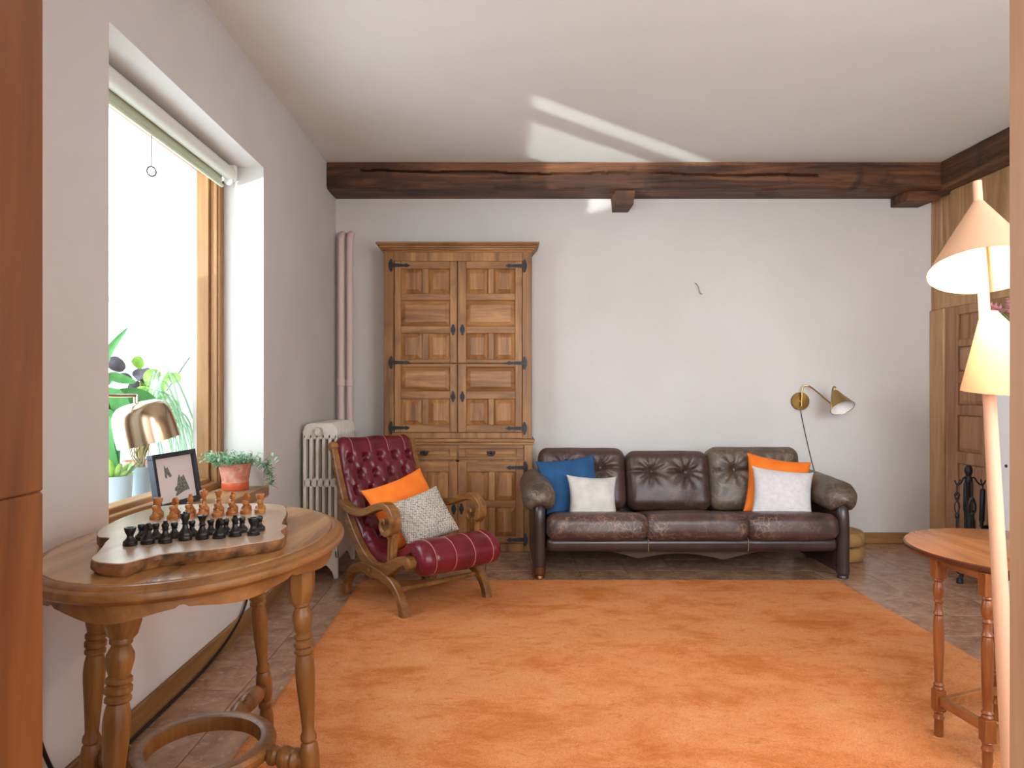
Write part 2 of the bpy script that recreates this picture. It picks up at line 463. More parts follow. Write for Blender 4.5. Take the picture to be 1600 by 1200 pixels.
# walls
WY0, WY1, WZ0, WZ1 = 2.155, 3.57, .60, 2.25
def soft_wall(bm, *a): box(bm, *a, bev=.006, seg=2)
bm = NB()
box(bm, LX-.36, LX, FY-.12, WY0, 0, H); box(bm, LX-.36, LX, WY1, BY+.15, 0, H)
box(bm, LX-.36, LX, WY0, WY1, 0, WZ0); box(bm, LX-.36, LX, WY0, WY1, WZ1, H)
bmesh.ops.remove_doubles(bm, verts=bm.verts[:], dist=1e-5)
wl = obj('wall_left', bm, M_wall, smooth=0); wl['kind'] = 'structure'
wb = obj('wall_back', boxb(LX-.36, RX+.2, BY, BY+.15, 0, H), M_wall, smooth=0); wb['kind'] = 'structure'
wr = obj('wall_right', boxb(RX, RX+.15, FY-.12, BY, 0, H), M_wall, smooth=0); wr['kind'] = 'structure'
bm = NB(); box(bm, LX-.36, -.66, FY-.12, FY, 0, H); box(bm, .68, .95, FY-.12, FY, 0, H); box(bm, 2.95, RX+.15, FY-.12, FY, 0, H); box(bm, .95, 2.95, FY-.12, FY, 0, .75); box(bm, .95, 2.95, FY-.12, FY, 2.25, H); box(bm, -.66, .68, FY-.12, FY, 2.15, H)  # opening on the right added to let the front fill light through
wf = obj('wall_front', bm, M_wall, smooth=0); wf['kind'] = 'structure'
ce = obj('ceiling', boxb(LX-.36, RX+.2, FY-.2, BY+.15, H, H+.15), M_ceil, smooth=0); ce['kind'] = 'structure'
# the hall the picture is taken from
bm = NB(); box(bm, LX-.36, LX-.26, -2.5, FY-.12, 0, H); box(bm, .72, .80, -2.5, FY-.12, 0, H); box(bm, LX-.36, .8, -2.6, -2.5, 0, H); box(bm, LX-.36, .8, -2.6, FY-.2, H, H+.15)
wh = obj('wall_hall', bm, M_wall, smooth=0); wh['kind'] = 'structure'
# doorway jambs nearest the camera
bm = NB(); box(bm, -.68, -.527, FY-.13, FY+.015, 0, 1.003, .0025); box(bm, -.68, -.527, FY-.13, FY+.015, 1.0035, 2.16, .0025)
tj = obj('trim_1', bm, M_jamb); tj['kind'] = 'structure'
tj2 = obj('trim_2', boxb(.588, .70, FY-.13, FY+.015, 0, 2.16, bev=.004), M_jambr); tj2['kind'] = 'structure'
# baseboards
bl = obj('baseboard_left', boxb(LX, LX+.016, FY, BY, 0, .085, bev=.004), M_base); bl['kind'] = 'structure'
bb = obj('baseboard_back', boxb(LX+.016, RX, BY-.016, BY, 0, .082, bev=.004), M_basex); bb['kind'] = 'structure'

# window: frame, panes, sill
wi = struct('window_1', (LX-.25, (WY0+WY1)/2, WZ0))
FX0, FX1 = LX-.30, LX-.20
bm = NB(); box(bm, FX0, FX1, WY1-.05, WY1, WZ0, WZ1, .004); box(bm, FX0-.012, FX0+.05, WY1-.068, WY1-.05, WZ0+.05, WZ1, .003); box(bm, FX1-.03, FX1-.012, WY1-.058, WY1-.05, WZ0+.05, WZ1, .003)
obj('window_frame', bm, M_frame, wi)
bm = NB(); box(bm, FX0, FX1, WY0, WY0+.05, WZ0, WZ1, .004); box(bm, FX0-.012, FX1-.03, WY0+.05, WY0+.085, WZ0+.05, WZ1, .004)
obj('window_frame', bm, M_frame, wi)
bm = NB(); box(bm, FX0, FX1, WY0+.05, WY1-.05, WZ0, WZ0+.065, .004); box(bm, FX0-.012, FX1-.035, WY0+.085, WY1-.085, WZ0+.06, WZ0+.085, .004)
obj('window_rail', bm, M_framey, wi)
obj('window_rail', boxb(FX0, FX1, WY0+.05, WY1-.05, WZ1-.05, WZ1, bev=.004), M_framey, wi)
obj('pane', boxb(FX0+.03, FX0+.036, WY0+.06, WY1-.06, WZ0+.07, WZ1-.04), M_glass, wi, smooth=0)
obj('windowsill', boxb(FX1, LX+.02, WY0-.03, WY1+.03, WZ0-.02, WZ0+.036, bev=.006, seg=2), M_sill, wi)

# right wall: upright boards, door with panels
for a, b_ in ((5.15, 5.02), (5.02, 4.82), (4.82, 4.665), (4.665, 4.36), (4.36, 4.10), (4.10, 3.86), (3.86, 3.60), (3.60, 3.34)):
    obj('plank', boxb(RX-.022, RX, b_+.0025, a-.0025, 1.70, H, bev=.004), M_pine, wr)
obj('plank', boxb(RX-.035, RX, 4.985, 5.148, 0, 1.70, bev=.005), M_pine, wr)
obj('plank', boxb(RX-.02, RX, 4.955, 4.983, 0, 1.70, bev=.003), M_doorw, wr)
dr = struct('door_1', (RX-.02, 4.45, 0))
DY0, DY1 = 3.86, 4.95
DX = RX-.03
bm = NB()
box(bm, RX-.012, RX, DY0, DY1, 0, 1.70)                                            # backing
box(bm, DX, RX-.011, 4.845, DY1, 0, 1.70, .003); box(bm, DX, RX-.011, DY0, 3.95, 0, 1.70, .003)
rails = [(0, .12), (.62, .70), (.95, 1.02), (1.17, 1.25), (1.42, 1.47), (1.64, 1.70)]
for a, b_ in rails: box(bm, DX+.002, RX-.011, 3.95, 4.845, a, b_, .003)
for a, b_ in ((.12, .62), (.70, .95)): box(bm, DX+.002, RX-.011, 4.55, 4.60, a, b_, .003)
obj('door_frame', bm, M_doorw, dr)
def xpanel(y0, y1, z0, z1, par):
    bm = NB(); d0, d1 = RX-.012, RX-.026; m_ = .028
    o_ = [bm.verts.new((d0, y, z)) for y, z in ((y0, z0), (y1, z0), (y1, z1), (y0, z1))]
    s_ = [bm.verts.new((d1+.008, y, z)) for y, z in ((y0+.008, z0+.008), (y1-.008, z0+.008), (y1-.008, z1-.008), (y0+.008, z1-.008))]
    i_ = [bm.verts.new((d1, y, z)) for y, z in ((y0+m_, z0+m_), (y1-m_, z0+m_), (y1-m_, z1-m_), (y0+m_, z1-m_))]
    for r1, r2 in ((o_, s_), (s_, i_)):
        for k in range(4): bm.faces.new((r1[k], r1[(k+1) % 4], r2[(k+1) % 4], r2[k]))
    bm.faces.new(i_)
    obj('panel', bm, M_doorw, par, smooth=0)
xpanel(4.60, 4.845, .70, .95, dr); xpanel(4.60, 4.845, .12, .62, dr); xpanel(3.95, 4.55, .12, .62, dr); xpanel(3.95, 4.55, .70, .95, dr)
xpanel(3.95, 4.845, 1.02, 1.17, dr); xpanel(3.95, 4.845, 1.25, 1.42, dr)
bm = NB()                                                                          # arched head moulding
tube(bm, crom([(RX-.02, 4.70, 1.47), (RX-.02, 4.45, 1.60), (RX-.02, 4.2, 1.68), (RX-.02, 3.95, 1.70)], 6), .018, 8)
obj('arch_moulding', bm, M_doorw, dr)

# beams
def beam_box(bm, x0, x1, y0, y1, z0, z1, nx, crack=None, ax='X', chamfer=.02, amp=.006):
    nz = 26
    ring = []
    prof = [(y1, z1), (y0, z1)] + [(y0, z1+(z0+chamfer-z1)*k/nz) for k in range(1, nz+1)] + [(y0+chamfer*.8, z0), ((y0+y1)/2, z0-.002), (y1, z0)]
    L = x1-x0
    for i in range(nx+1):
        x = x0+L*i/nx; r_ = []
        for (y, z) in prof:
            d = amp*(noise.noise(Vector((x*2.2, z*5, y*5)))+.5*noise.noise(Vector((x*7, z*16, 3))))
            yy = y; zz = z
            if y < y1-.001:
                yy = y+d+ (.003*noise.noise(Vector((x*3, z*60, 9))))
                if z < z1-.01: zz = z+d*.9+.006*noise.noise(Vector((x*1.3, 5, 1)))*(1 if z < z0+.05 else 0)
                if crack:
                    c = crack(x)
                    if c is not None and abs(z-c) < .008: yy += .035
            r_.append(bm.verts.new((x, yy, zz)))
        ring.append(r_)
    n_ = len(prof)
    for a, b in zip(ring, ring[1:]):
        for k in range(n_):
            l = (k+1) % n_; bm.faces.new((a[k], a[l], b[l], b[k]))
    bm.faces.new(ring[0]); bm.faces.new(ring[-1])
def crack(x):
    if x < -.95 or x > 2.2: return None
    return 2.628+.018*noise.noise(Vector((x*1.7, 2, 4)))+.006*noise.noise(Vector((x*8, 2, 4)))-.01*x
bm = NB(); beam_box(bm, LX+.002, 3.08, 4.87, BY-.002, 2.52, H-.002, 260, crack)
solo('ceiling_beam', bm, M_beam, 'long dark rough-hewn wooden beam under the ceiling along the back wall', 'beam', (1, 5.0, 2.52), smooth=50)
bm = NB(); beam_box(bm, 0, 4.0, -.13, .11, 2.515, H-.002, 120, None)
bm.transform(Matrix.Translation((3.055+.13, 4.93, 0)) @ Matrix.Rotation(R(-90), 4, 'Z'))
for v in bm.verts: v.co.x = min(v.co.x, RX-.0)
solo('ceiling_beam', bm, M_beamy, 'shorter dark beam along the top of the panelled right wall', 'beam', (3.12, 3.5, 2.52), smooth=50)
bm = NB(); prism(bm, [(.815, 2.53), (.955, 2.53), (.94, 2.42), (.825, 2.42)], -5.148, -4.93, Matrix.Rotation(R(90), 4, 'X'), .004)
solo('corbel_block', bm, M_beam, 'small dark wooden block under the middle of the long beam', 'corbel', (.885, 5.05, 2.42))
bm = NB(); prism(bm, [(2.86, 2.53), (3.17, 2.53), (3.17, 2.50), (3.06, 2.455), (2.86, 2.455)], -5.148, -4.93, Matrix.Rotation(R(90), 4, 'X'), .004)
solo('corbel_block', bm, M_beam, 'wedge-shaped dark wooden bracket under the right end of the long beam', 'corbel', (3.0, 5.05, 2.455))

# fireplace breast
fp = thing('fireplace', 'white rendered fireplace breast standing against the panelled right wall', 'fireplace', (2.93, 3.3, 0))
obj('body', boxb(2.68, RX-.024, 2.75, 3.83, 0, 1.16, bev=.006), M_white, fp)
obj('mantel_shelf', boxb(2.65, RX-.024, 2.72, 3.86, 1.16, 1.20, bev=.006), M_white, fp)
for y_ in (3.72, 3.60):
    bm = NB(); lathe(bm, [(.009, 0), (.008, .004), (0, .005)], Matrix.Translation((2.68, y_, .72)) @ Matrix.Rotation(R(-90), 4, 'Y'), 12)
    obj('screw', bm, M_iron, fp)

# terrace outside the window
te = obj('terrace_floor', boxb(-9, LX-.36, -3, 9, -.2, -.1), M_white); te['kind'] = 'structure'
tp = obj('terrace_pier', boxb(-1.80, LX-.37, 3.80, 4.1, -.1, 2.6), M_white); tp['kind'] = 'structure'
tw = struct('terrace_wall', (-2.7, 5.6, 0))
bm = NB(); box(bm, -3.9, -1.70, 5.6, 5.75, 1.87, 2.7); box(bm, -3.9, -1.70, 5.6, 5.75, -.1, .7)
box(bm, -1.9, -1.7, 5.6, 5.75, .7, 1.87)
obj('wall', bm, M_white, tw, smooth=0)
bm = NB(); box(bm, -3.9, -1.9, 5.59, 5.65, 1.83, 1.87, .004); box(bm, -3.9, -1.9, 5.59, 5.65, .7, .74, .004); box(bm, -3.1, -3.05, 5.59, 5.65, .74, 1.83, .004)
obj('frame', bm, M_potw, tw)
ro = obj('terrace_roof', boxb(-2.2, LX-.36, .2, 5.7, 2.6, 2.72), M_white); ro['kind'] = 'structure'
sh = obj('plant_ledge', boxb(-2.15, LX-.365, 1.7, 3.79, .50, .575, bev=.004), M_white); sh['kind'] = 'structure'

# ================================================================= RUG
bm = NB(); nx, ny = 170, 190; x0, x1, y0, y1 = -.81, 1.985, .95, 4.13
grid = []
for i in range(nx+1):
    row = []
    for j in range(ny+1):
        x = x0+(x1-x0)*i/nx; y = y0+(y1-y0)*j/ny
        e = min(x-x0, x1-x, y-y0, y1-y)
        edge = min(1, e/.018+.15)
        wob = .006*noise.noise(Vector((x*3, y*3, 7)))
        z = (.013+.0022*noise.noise(Vector((x*5, y*5, 1)))+.0016*noise.noise(Vector((x*38, y*38, 2))))*edge+.0006
        row.append(bm.verts.new((x+wob, y+wob, z)))
    grid.append(row)
for i in range(nx):
    for j in range(ny): bm.faces.new((grid[i][j], grid[i+1][j], grid[i+1][j+1], grid[i][j+1]))
solo('rug', bm, M_rug, 'large plain orange pile rug on the tiled floor in front of the sofa', 'rug', (.59, 2.5, 0), smooth=180)
RZ = .014

# ================================================================= CABINET
cab = thing('cabinet', 'tall carved wooden cupboard with panelled doors and black iron strap hinges', 'cabinet', (-.29, 5.0, 0))
cx = lambda c: -.2916+(c-468)*.001191
cz = lambda c: 2.1914-.0011906*c
YU = 4.915; YB = BY-.004
bm = NB()
box(bm, -.805, .228, YU+.03, YB, .76, 2.09)                    # carcass
box(bm, -.805, -.735, YU, YU+.04, .76, 2.09, .003); box(bm, .162, .228, YU, YU+.04, .76, 2.09, .003)
box(bm, -.735, .162, YU+.004, YU+.04, 2.022, 2.09, .002); box(bm, -.735, .162, YU+.004, YU+.04, .785, .825, .002)
obj('upper_body', bm, M_cab, cab)
bm = NB()
for i, (e, z0, z1) in enumerate(((.0, 2.085, 2.098), (.012, 2.098, 2.112), (.024, 2.112, 2.126), (.036, 2.126, 2.134), (.044, 2.134, 2.148))):
    box(bm, -.812-e, .235+e, YU-.006-e, YB, z0, z1, .003)
obj('cornice', bm, M_cabx, cab)
YL = 4.885
bm = NB()
box(bm, -.80, .232, YL+.025, YB, .0, .745)
box(bm, -.80, -.745, YL, YL+.03, .0, .745, .002); box(bm, .172, .232, YL, YL+.03, .0, .745, .002)
box(bm, -.745, .172, YL+.003, YL+.03, 0, .056, .002); box(bm, -.745, .172, YL+.006, YL+.03, .625, .637); box(bm, -.3, -.278, YL+.006, YL+.03, .05, .74)
obj('lower_body', bm, M_cab, cab)
bm = NB(); box(bm, -.815, .245, YL-.03, YB, .762, .785, .006, 2); box(bm, -.805, .238, YL-.012, YB, .742, .762, .004)
obj('counter_top', bm, M_cabx, cab)

def raised(x0, x1, z0, z1, yf, par, mat, m_=.028, rise=.013, name='panel'):
    bm = NB(); d0 = yf+.0165
    def rect(i, y): return [bm.verts.new((x, y, z)) for x, z in ((x0+i, z0+i), (x1-i, z0+i), (x1-i, z1-i), (x0+i, z1-i))]
    rs = [rect(-.001, d0), rect(.004, d0-.002), rect(m_, d0-rise), rect(m_+.002, d0-rise-.002), ]
    for r1, r2 in zip(rs, rs[1:]):
        for k in range(4): bm.faces.new((r1[k], r1[(k+1) % 4], r2[(k+1) % 4], r2[k]))
    bm.faces.new(rs[-1])
    return obj(name, bm, mat, par, smooth=0)

def pdoor(name, x0, x1, z0, z1, yf, rows, keyx=None, keyz=None):
    """rows from the top: (z_low, z_high, [(xa, xb), ...])"""
    bm = NB(); t = .022
    xa = min(a for r in rows for a, _ in r[2]); xb = max(b_ for r in rows for _, b_ in r[2])
    box(bm, x0, x1, yf+.016, yf+.028, z0, z1)
    box(bm, x0, xa, yf, yf+.017, z0, z1, .0025); box(bm, xb, x1, yf, yf+.017, z0, z1, .0025)
    top = z1; rl = []
    for (zl, zh, cols) in rows:
        rl.append((zh, top))
        for (c0, c1), (c2, c3) in zip(cols, cols[1:]): box(bm, c1, c2, yf+.001, yf+.017, zl, zh, .0025)
        top = zl
    rl.append((z0, top))
    d = obj(name, bm, M_cab, cab)
    for za, zb in rl: obj('rail', boxb(xa, xb, yf+.001, yf+.017, za, zb, bev=.0025), M_cabx, d)
    for (zl, zh, cols) in rows:
        for c0, c1 in cols:
            raised(c0, c1, zl, zh, yf, d, M_panelx if c1-c0 > 1.6*(zh-zl) else M_panelz)
    if keyx is not None:
        bm = NB()
        prof = [(0, .041), (.009, .032), (.007, .026), (.015, .014), (.017, 0), (.015, -.014), (.007, -.026), (.009, -.032), (0, -.041)]
        poly = prof+[(-a, b_) for a, b_ in prof[::-1][1:-1]]
        prism(bm, poly, 0, .004, Matrix.Translation((keyx, yf, keyz)) @ Matrix.Rotation(R(90), 4, 'X'), .001)
        lathe(bm, [(.006, 0), (.006, .004), (.003, .007), (.009, .012), (.008, .017), (0, .019)], Matrix.Translation((keyx, yf-.002, keyz)) @ Matrix.Rotation(R(90), 4, 'X'), 12)
        obj('knob', bm, M_iron, d)
    return d
YD = YU-.008
L1, L2, Rr1, Rr2 = (cx(138), cx(262)), (cx(300), cx(425)), (cx(520), cx(648)), (cx(682), cx(806))
LW, RW = (cx(138), cx(425)), (cx(520), cx(806))
up = lambda a, b_, w: [(cz(333), cz(188), [a, b_]), (cz(525), cz(372), [w]), (cz(718), cz(565), [a, b_])]
lo = lambda a, b_, w: [(cz(905), cz(762), [w]), (cz(1102), cz(950), [a, b_])]
pdoor('door', cx(100), cx(465.5), 1.311, 2.020, YD, up(L1, L2, LW), cx(443), cz(545))
pdoor('door', cx(471.5), cx(846), 1.311, 2.020, YD, up(Rr1, Rr2, RW), cx(497), cz(545))
pdoor('door', cx(100), cx(465.5), .828, 1.305, YD, lo(L1, L2, LW), cx(443), cz(937))
pdoor('door', cx(471.5), cx(846), .828, 1.305, YD, lo(Rr1, Rr2, RW), cx(497), cz(937))
YDL = YL-.006
rows = lambda a, b_: [(.356, .555, [a, b_]), (.107, .309, [a, b_])]
pdoor('door', -.745, -.292, .058, .626, YDL, rows((-.70, -.545), (-.50, -.35)), -.315, .30)
pdoor('door', -.286, .170, .058, .626, YDL, rows((-.225, -.074), (-.029, .117)), -.262, .30)
for x0, x1 in ((-.745, -.294), (-.284, .170)):
    bm = NB(); box(bm, x0, x1, YDL+.012, YDL+.024, .638, .741)
    for a in ((x0, x1, .715, .741), (x0, x1, .638, .660), (x0, x0+.05, .66, .715), (x1-.05, x1, .66, .715)): box(bm, a[0], a[1], YDL, YDL+.013, a[2], a[3], .0025)
    d = obj('drawer', bm, M_cabx, cab)
    raised(x0+.05, x1-.05, .66, .715, YDL, d, M_panelx, .016, .008)
    xm = (x0+x1)/2
    bm = NB()
    poly = [(-.034, .004), (-.026, .012), (-.014, .010), (0, .016), (.014, .010), (.026, .012), (.034, .004), (.022, -.006), (.010, -.008), (0, -.018), (-.010, -.008), (-.022, -.006)]
    prism(bm, poly, 0, .004, Matrix.Translation((xm, YDL+.006, .688)) @ Matrix.Rotation(R(90), 4, 'X'), .001)
    tube(bm, crom([(xm-.024, YDL, .688), (xm-.02, YDL-.014, .676), (xm, YDL-.018, .670), (xm+.02, YDL-.014, .676), (xm+.024, YDL, .688)], 4), .0035, 6)
    lathe(bm, [(.009, 0), (.009, .008), (.004, .012), (0, .013)], Matrix.Translation((xm, YDL+.004, .688)) @ Matrix.Rotation(R(90), 4, 'X'), 10)
    obj('pull', bm, M_iron, d)
def hinge(x, z, s, yf):
    bm = NB()
    pl = [(-.004, .045), (.004, .045), (.007, .036), (.012, .028), (.008, .022), (.014, .0125), (.014, .012), (.098, .0075), (.106, .015), (.134, 0),
          (.106, -.015), (.098, -.0075), (.014, -.012), (.014, -.0125), (.006, -.022), (.012, -.028), (.007, -.036), (.004, -.045), (-.004, -.045), (-.010, -.03), (-.017, -.012), (-.017, .012), (-.010, .03)]
    if s < 0: pl = [(-a, b_) for a, b_ in pl[::-1]]
    prism(bm, pl, 0, .006, Matrix.Translation((x, yf, z)) @ Matrix.Rotation(R(90), 4, 'X'), .0012)
    for dx, dz in ((0, .03), (0, -.03), (.04, 0), (.09, 0)):
        lathe(bm, [(.0035, 0), (.003, .002), (0, .003)], Matrix.Translation((x+s*dx, yf-.006, z+dz)) @ Matrix.Rotation(R(90), 4, 'X'), 8)
    obj('hinge', bm, M_iron, cab)
for c in (168, 737, 1119):
    hinge(cx(80), cz(c), 1, YD); hinge(cx(861), cz(c+3), -1, YD)
for z in (.585, .085): hinge(-.752, z, 1, YL-.006); hinge(.180, z, -1, YL-.006)

# ================================================================= PIPES, RADIATOR
hp = thing('heating_pipes', 'two pink painted heating pipes rising up the corner behind the radiator', 'pipes', (-1.11, 5.07, .1))
for x in (-1.142, -1.078):
    bm = NB(); tube(bm, [(x, 5.085, .1), (x, 5.085, 1.0)]+crom([(x, 5.085, 2.17), (x, 5.09, 2.215), (x, 5.11, 2.245), (x, BY+.003, 2.262)], 5), .0245, 16)
    obj('pipe', bm, M_pipe, hp)
    bm = NB(); lathe(bm, [(.0255, 0), (.030, .006), (.030, .045), (.0255, .052)], Matrix.Translation((x, 5.085, 1.15)), 16)
    obj('collar', bm, M_pipe, hp)
rad = thing('radiator', 'cream cast-iron column radiator against the left wall behind the armchair', 'radiator', (-1.064, 4.44, 0))
RXa, RXb, RT = -1.167, -.961, .925
def rad_section(y, foot):
    bm = NB(); t = .036; ya, yb = y-t/2, y+t/2
    W = RXb-RXa; nc = 6; cw = .0195; gap = (W-nc*cw)/(nc-1)
    for k in range(nc):
        a = RXa+k*(cw+gap)
        box(bm, a, a+cw, ya, yb, .12, .86, .006, 2)
    # head, middle and foot headers
    M_ = Matrix.Rotation(R(90), 4, 'X')
    n = 6; rr = .05
    head = [(RXa, .83)]+[(RXa+rr-rr*math.cos(q*math.pi/2/n), RT-rr+rr*math.sin(q*math.pi/2/n)) for q in range(n+1)]+[(RXb-rr+rr*math.sin(q*math.pi/2/n), RT-rr+rr*math.cos(q*math.pi/2/n)) for q in range(n+1)]+[(RXb, .83)]
    prism(bm, head, -yb, -ya, M_, .008)
    prism(bm, [(RXa, .545), (RXb, .545), (RXb, .595), (RXa, .595)], -yb, -ya, M_, .008)
    prism(bm, [(RXa, .27), (RXb, .27), (RXb, .32), (RXa, .32)], -yb, -ya, M_, .008)
    if foot: low = [(RXa, .17), (RXa, .0), (RXa+.022, 0), (RXa+.030, .05), (RXa+.06, .085), (RXb-.06, .085), (RXb-.030, .05), (RXb-.022, 0), (RXb, 0), (RXb, .17)]
    else: low = [(RXa, .17), (RXa+.01, .10), (RXa+.04, .085), (RXb-.04, .085), (RXb-.01, .10), (RXb, .17)]
    prism(bm, low, -yb, -ya, M_, .006)
    lathe(bm, [(.026, -.045), (.026, .045)], Matrix.Translation(((RXa+RXb)/2, y, .875)) @ M_, 14, cap=False)
    lathe(bm, [(.026, -.045), (.026, .045)], Matrix.Translation(((RXa+RXb)/2, y, .13)) @ M_, 14, cap=False)
    return bm
for k in range(12):
    y = 4.20+k*.0435
    if k in (0, 11) or k == 1: sec = obj('section', rad_section(y, k != 1), M_rad, rad); base_k = k
    else:
        c = dup(mid_sec, rad); c.location = (0, (k-1)*.0435, 0)
    if k == 1: mid_sec = sec
bm = NB(); Mx = Matrix.Translation(((RXa+RXb)/2-.02, 4.182, .88)) @ Matrix.Rotation(R(90), 4, 'X')
lathe(bm, [(.024, 0), (.022, .010), (.010, .014), (.010, .02), (0, .021)], Mx, 16)
obj('plug', bm, M_rad, rad)

# ================================================================= ARMCHAIR (local: x forward, y towards its left as drawn = viewer's right, z up)
ANG = math.atan2(-.766, .643)
ch = thing('armchair', 'oxblood red buttoned leather armchair with scrolled wooden arms on crossed legs', 'chair', (-.838, 3.885, .0), ANG)
W_ = .52
# local y axis after rotation = (-sin, cos)(ANG) = (.766,.643): right-hand side in the picture
def side(v):
    va, vb = v-.019, v+.019
    rail = crom([(-.165, .805), (-.150, .765), (-.115, .675), (-.07, .58), (-.015, .475), (.05, .385), (.13, .30), (.21, .235), (.30, .195), (.39, .20), (.47, .235), (.55, .275), (.60, .290), (.635, .292)], 6)
    bm = NB(); band(bm, [(p_.x, p_.y) for p_ in [Vector((q[0], q[1])) for q in rail]], lerp_list([.034, .036, .038, .042, .048, .056, .07, .08, .07, .055, .045, .05], len(rail)), va, vb)
    for (u, z, r_) in ((-.165, .80, .026), (.632, .285, .030)):
        lathe(bm, [(r_*.8, -.023), (r_, -.019), (r_, .019), (r_*.8, .023)], Matrix.Translation((u, v, z)) @ Matrix.Rotation(R(90), 4, 'X'), 16)
    obj('side_rail', bm, M_chairw, ch, local=True)
    for pts in ([(0.0, .0), (.004, .05), (.03, .10), (.075, .14), (.14, .17), (.21, .185), (.30, .175)], [(.585, .0), (.57, .06), (.535, .11), (.48, .15), (.41, .172), (.34, .18), (.28, .18)]):
        q = crom([(a, b_, 0) for a, b_ in pts], 5)
        bm = NB(); band(bm, [(p_.x, p_.y) for p_ in q], lerp_list([.046, .044, .044, .048, .056, .07], len(q)), va-.002, vb+.002)
        obj('leg', bm, M_chairw, ch, local=True)
    bm = NB(); lathe(bm, [(.012, 0), (.011, .003), (0, .005)], Matrix.Translation((.27, va-.002, .185)) @ Matrix.Rotation(R(90), 4, 'X'), 12)
    obj('dowel', bm, M_chairw, ch, local=True)
    vo = v+(-.012 if v < W_/2 else .012)
    arm = crom([(-.03, .505), (.04, .482), (.13, .470), (.22, .478), (.32, .51), (.41, .535), (.47, .53), (.512, .495), (.512, .445), (.48, .408), (.44, .405), (.415, .43), (.42, .46), (.445, .468), (.455, .45)], 6)
    arm = [(p_[0], p_[1]) for p_ in [tuple(Vector((a[0], a[1])))for a in arm]]
    bm = NB(); band(bm, arm, lerp_list([.03, .036, .04, .04, .038, .036, .036, .036, .034, .03, .026, .022, .02, .018, .014], len(arm)), vo-.027, vo+.027)
    obj('arm', bm, M_chairw, ch, local=True)
    for du in (-.012, .014):
        bm = NB(); band(bm, [(.478+du, .42), (.474+du, .36), (.468+du, .28), (.466+du, .24)], [.02, .02, .022, .024], v-.017, v+.017, .35)
        obj('arm_post', bm, M_chairw, ch, local=True)
side(0.0); side(W_)
bm = NB(); tube(bm, [(.50, 0, .125), (.50, W_, .125)], .013, 10); obj('stretcher', bm, M_chairw, ch, local=True)
bm = NB(); tube(bm, [(.10, 0, .155), (.10, W_, .155)], .013, 10); obj('stretcher', bm, M_chairw, ch, local=True)
bm = NB(); tube(bm, [(-.16, 0, .79), (-.16, W_, .79)], .016, 10); obj('top_rail', bm, M_chairw, ch, local=True)
bm = NB(); tube(bm, [(.60, 0, .265), (.60, W_, .265)], .016, 10); obj('front_rail', bm, M_chairw, ch, local=True)
# pad: thick sheet following the rails with rolled ends
prof = crom([(-.215, .765), (-.222, .80), (-.205, .835), (-.165, .85), (-.125, .835), (-.095, .79), (-.062, .70), (-.02, .60), (.03, .505), (.095, .415), (.17, .345), (.25, .30), (.33, .285), (.42, .30), (.50, .335), (.565, .37), (.63, .388), (.695, .372), (.735, .325), (.738, .27), (.71, .23), (.66, .215)], 10)
prof = [Vector((p_[0], p_[1])) for p_ in prof]
NP = len(prof); NV = 56
cum = [0]
for a, b_ in zip(prof, prof[1:]): cum.append(cum[-1]+(b_-a).length)
TL = cum[-1]
va, vb = .018, W_-.018
btn = []
for row, s_ in enumerate((.27, .365, .46, .555, .65, .74)):
    for k in range(5):
        f = (k+.5)/5 if row % 2 == 0 else (k+1)/5
        if f < .96: btn.append((s_, f))
seams = [.14, .38, .62, .86]
def pad_pt(i, v):
    p_ = prof[i]; t = (prof[min(i+1, NP-1)]-prof[max(i-1, 0)]).normalized(); n = Vector((-t.y, t.x))
    s = cum[i]; f = (v-va)/(vb-va); d = 0.0
    x = v
    if s < .85:
        for (bs, bf) in btn:
            du = (s-bs); dv = (f-bf)*(vb-va); r2 = du*du+dv*dv
            if r2 < .012: d -= .028*math.exp(-r2/.0003)+.009*math.exp(-r2/.0018)
        if s < .78 and s > .25:
            # diamond creases between the rows
            a = (s-.27)/.095*.1; fr = f*(vb-va); cell = (vb-va)/5
            for sg in (1, -1):
                q = ((s-.27)/.095*cell/2*sg+fr-cell/2)/cell
                q = abs(q-round(q))*cell
                d -= .008*math.exp(-(q/.009)**2)
    if s <= .26 or s > .84:
        for sf in seams:
            q = abs(f-sf)*(vb-va); d -= .004*math.exp(-(q/.008)**2)
    d += .006*noise.noise(Vector((s*9, v*9, 2)))
    e = min(f, 1-f)*(vb-va)
    side_ = -.028*max(0, 1-e/.04)**2
    return p_+n*(d+side_), n
bm = NB(); top = []; bot = []
for i in range(NP):
    r1, r2 = [], []
    for k in range(NV+1):
        f = .5-.5*math.cos(math.pi*k/NV); f = .35*f+.65*k/NV
        v = va+(vb-va)*f
        q, n = pad_pt(i, v); s = cum[i]
        th = .055
        if s < .16: th = .045
        if s > TL-.30: th = .07
        q2 = prof[i]-n*th
        r1.append(bm.verts.new((q.x, v, q.y))); r2.append(bm.verts.new((q2.x, v, q2.y)))
    top.append(r1); bot.append(r2)
for i in range(NP-1):
    for k in range(NV):
        bm.faces.new((top[i][k], top[i+1][k], top[i+1][k+1], top[i][k+1])); bm.faces.new((bot[i][k], bot[i][k+1], bot[i+1][k+1], bot[i+1][k]))
    bm.faces.new((top[i][0], bot[i][0], bot[i+1][0], top[i+1][0])); bm.faces.new((top[i][NV], top[i+1][NV], bot[i+1][NV], bot[i][NV]))
for i in (0, NP-1):
    for k in range(NV): bm.faces.new((top[i][k], top[i][k+1], bot[i][k+1], bot[i][k]))
padO = obj('seat_pad', bm, M_red, ch, local=True, smooth=60)
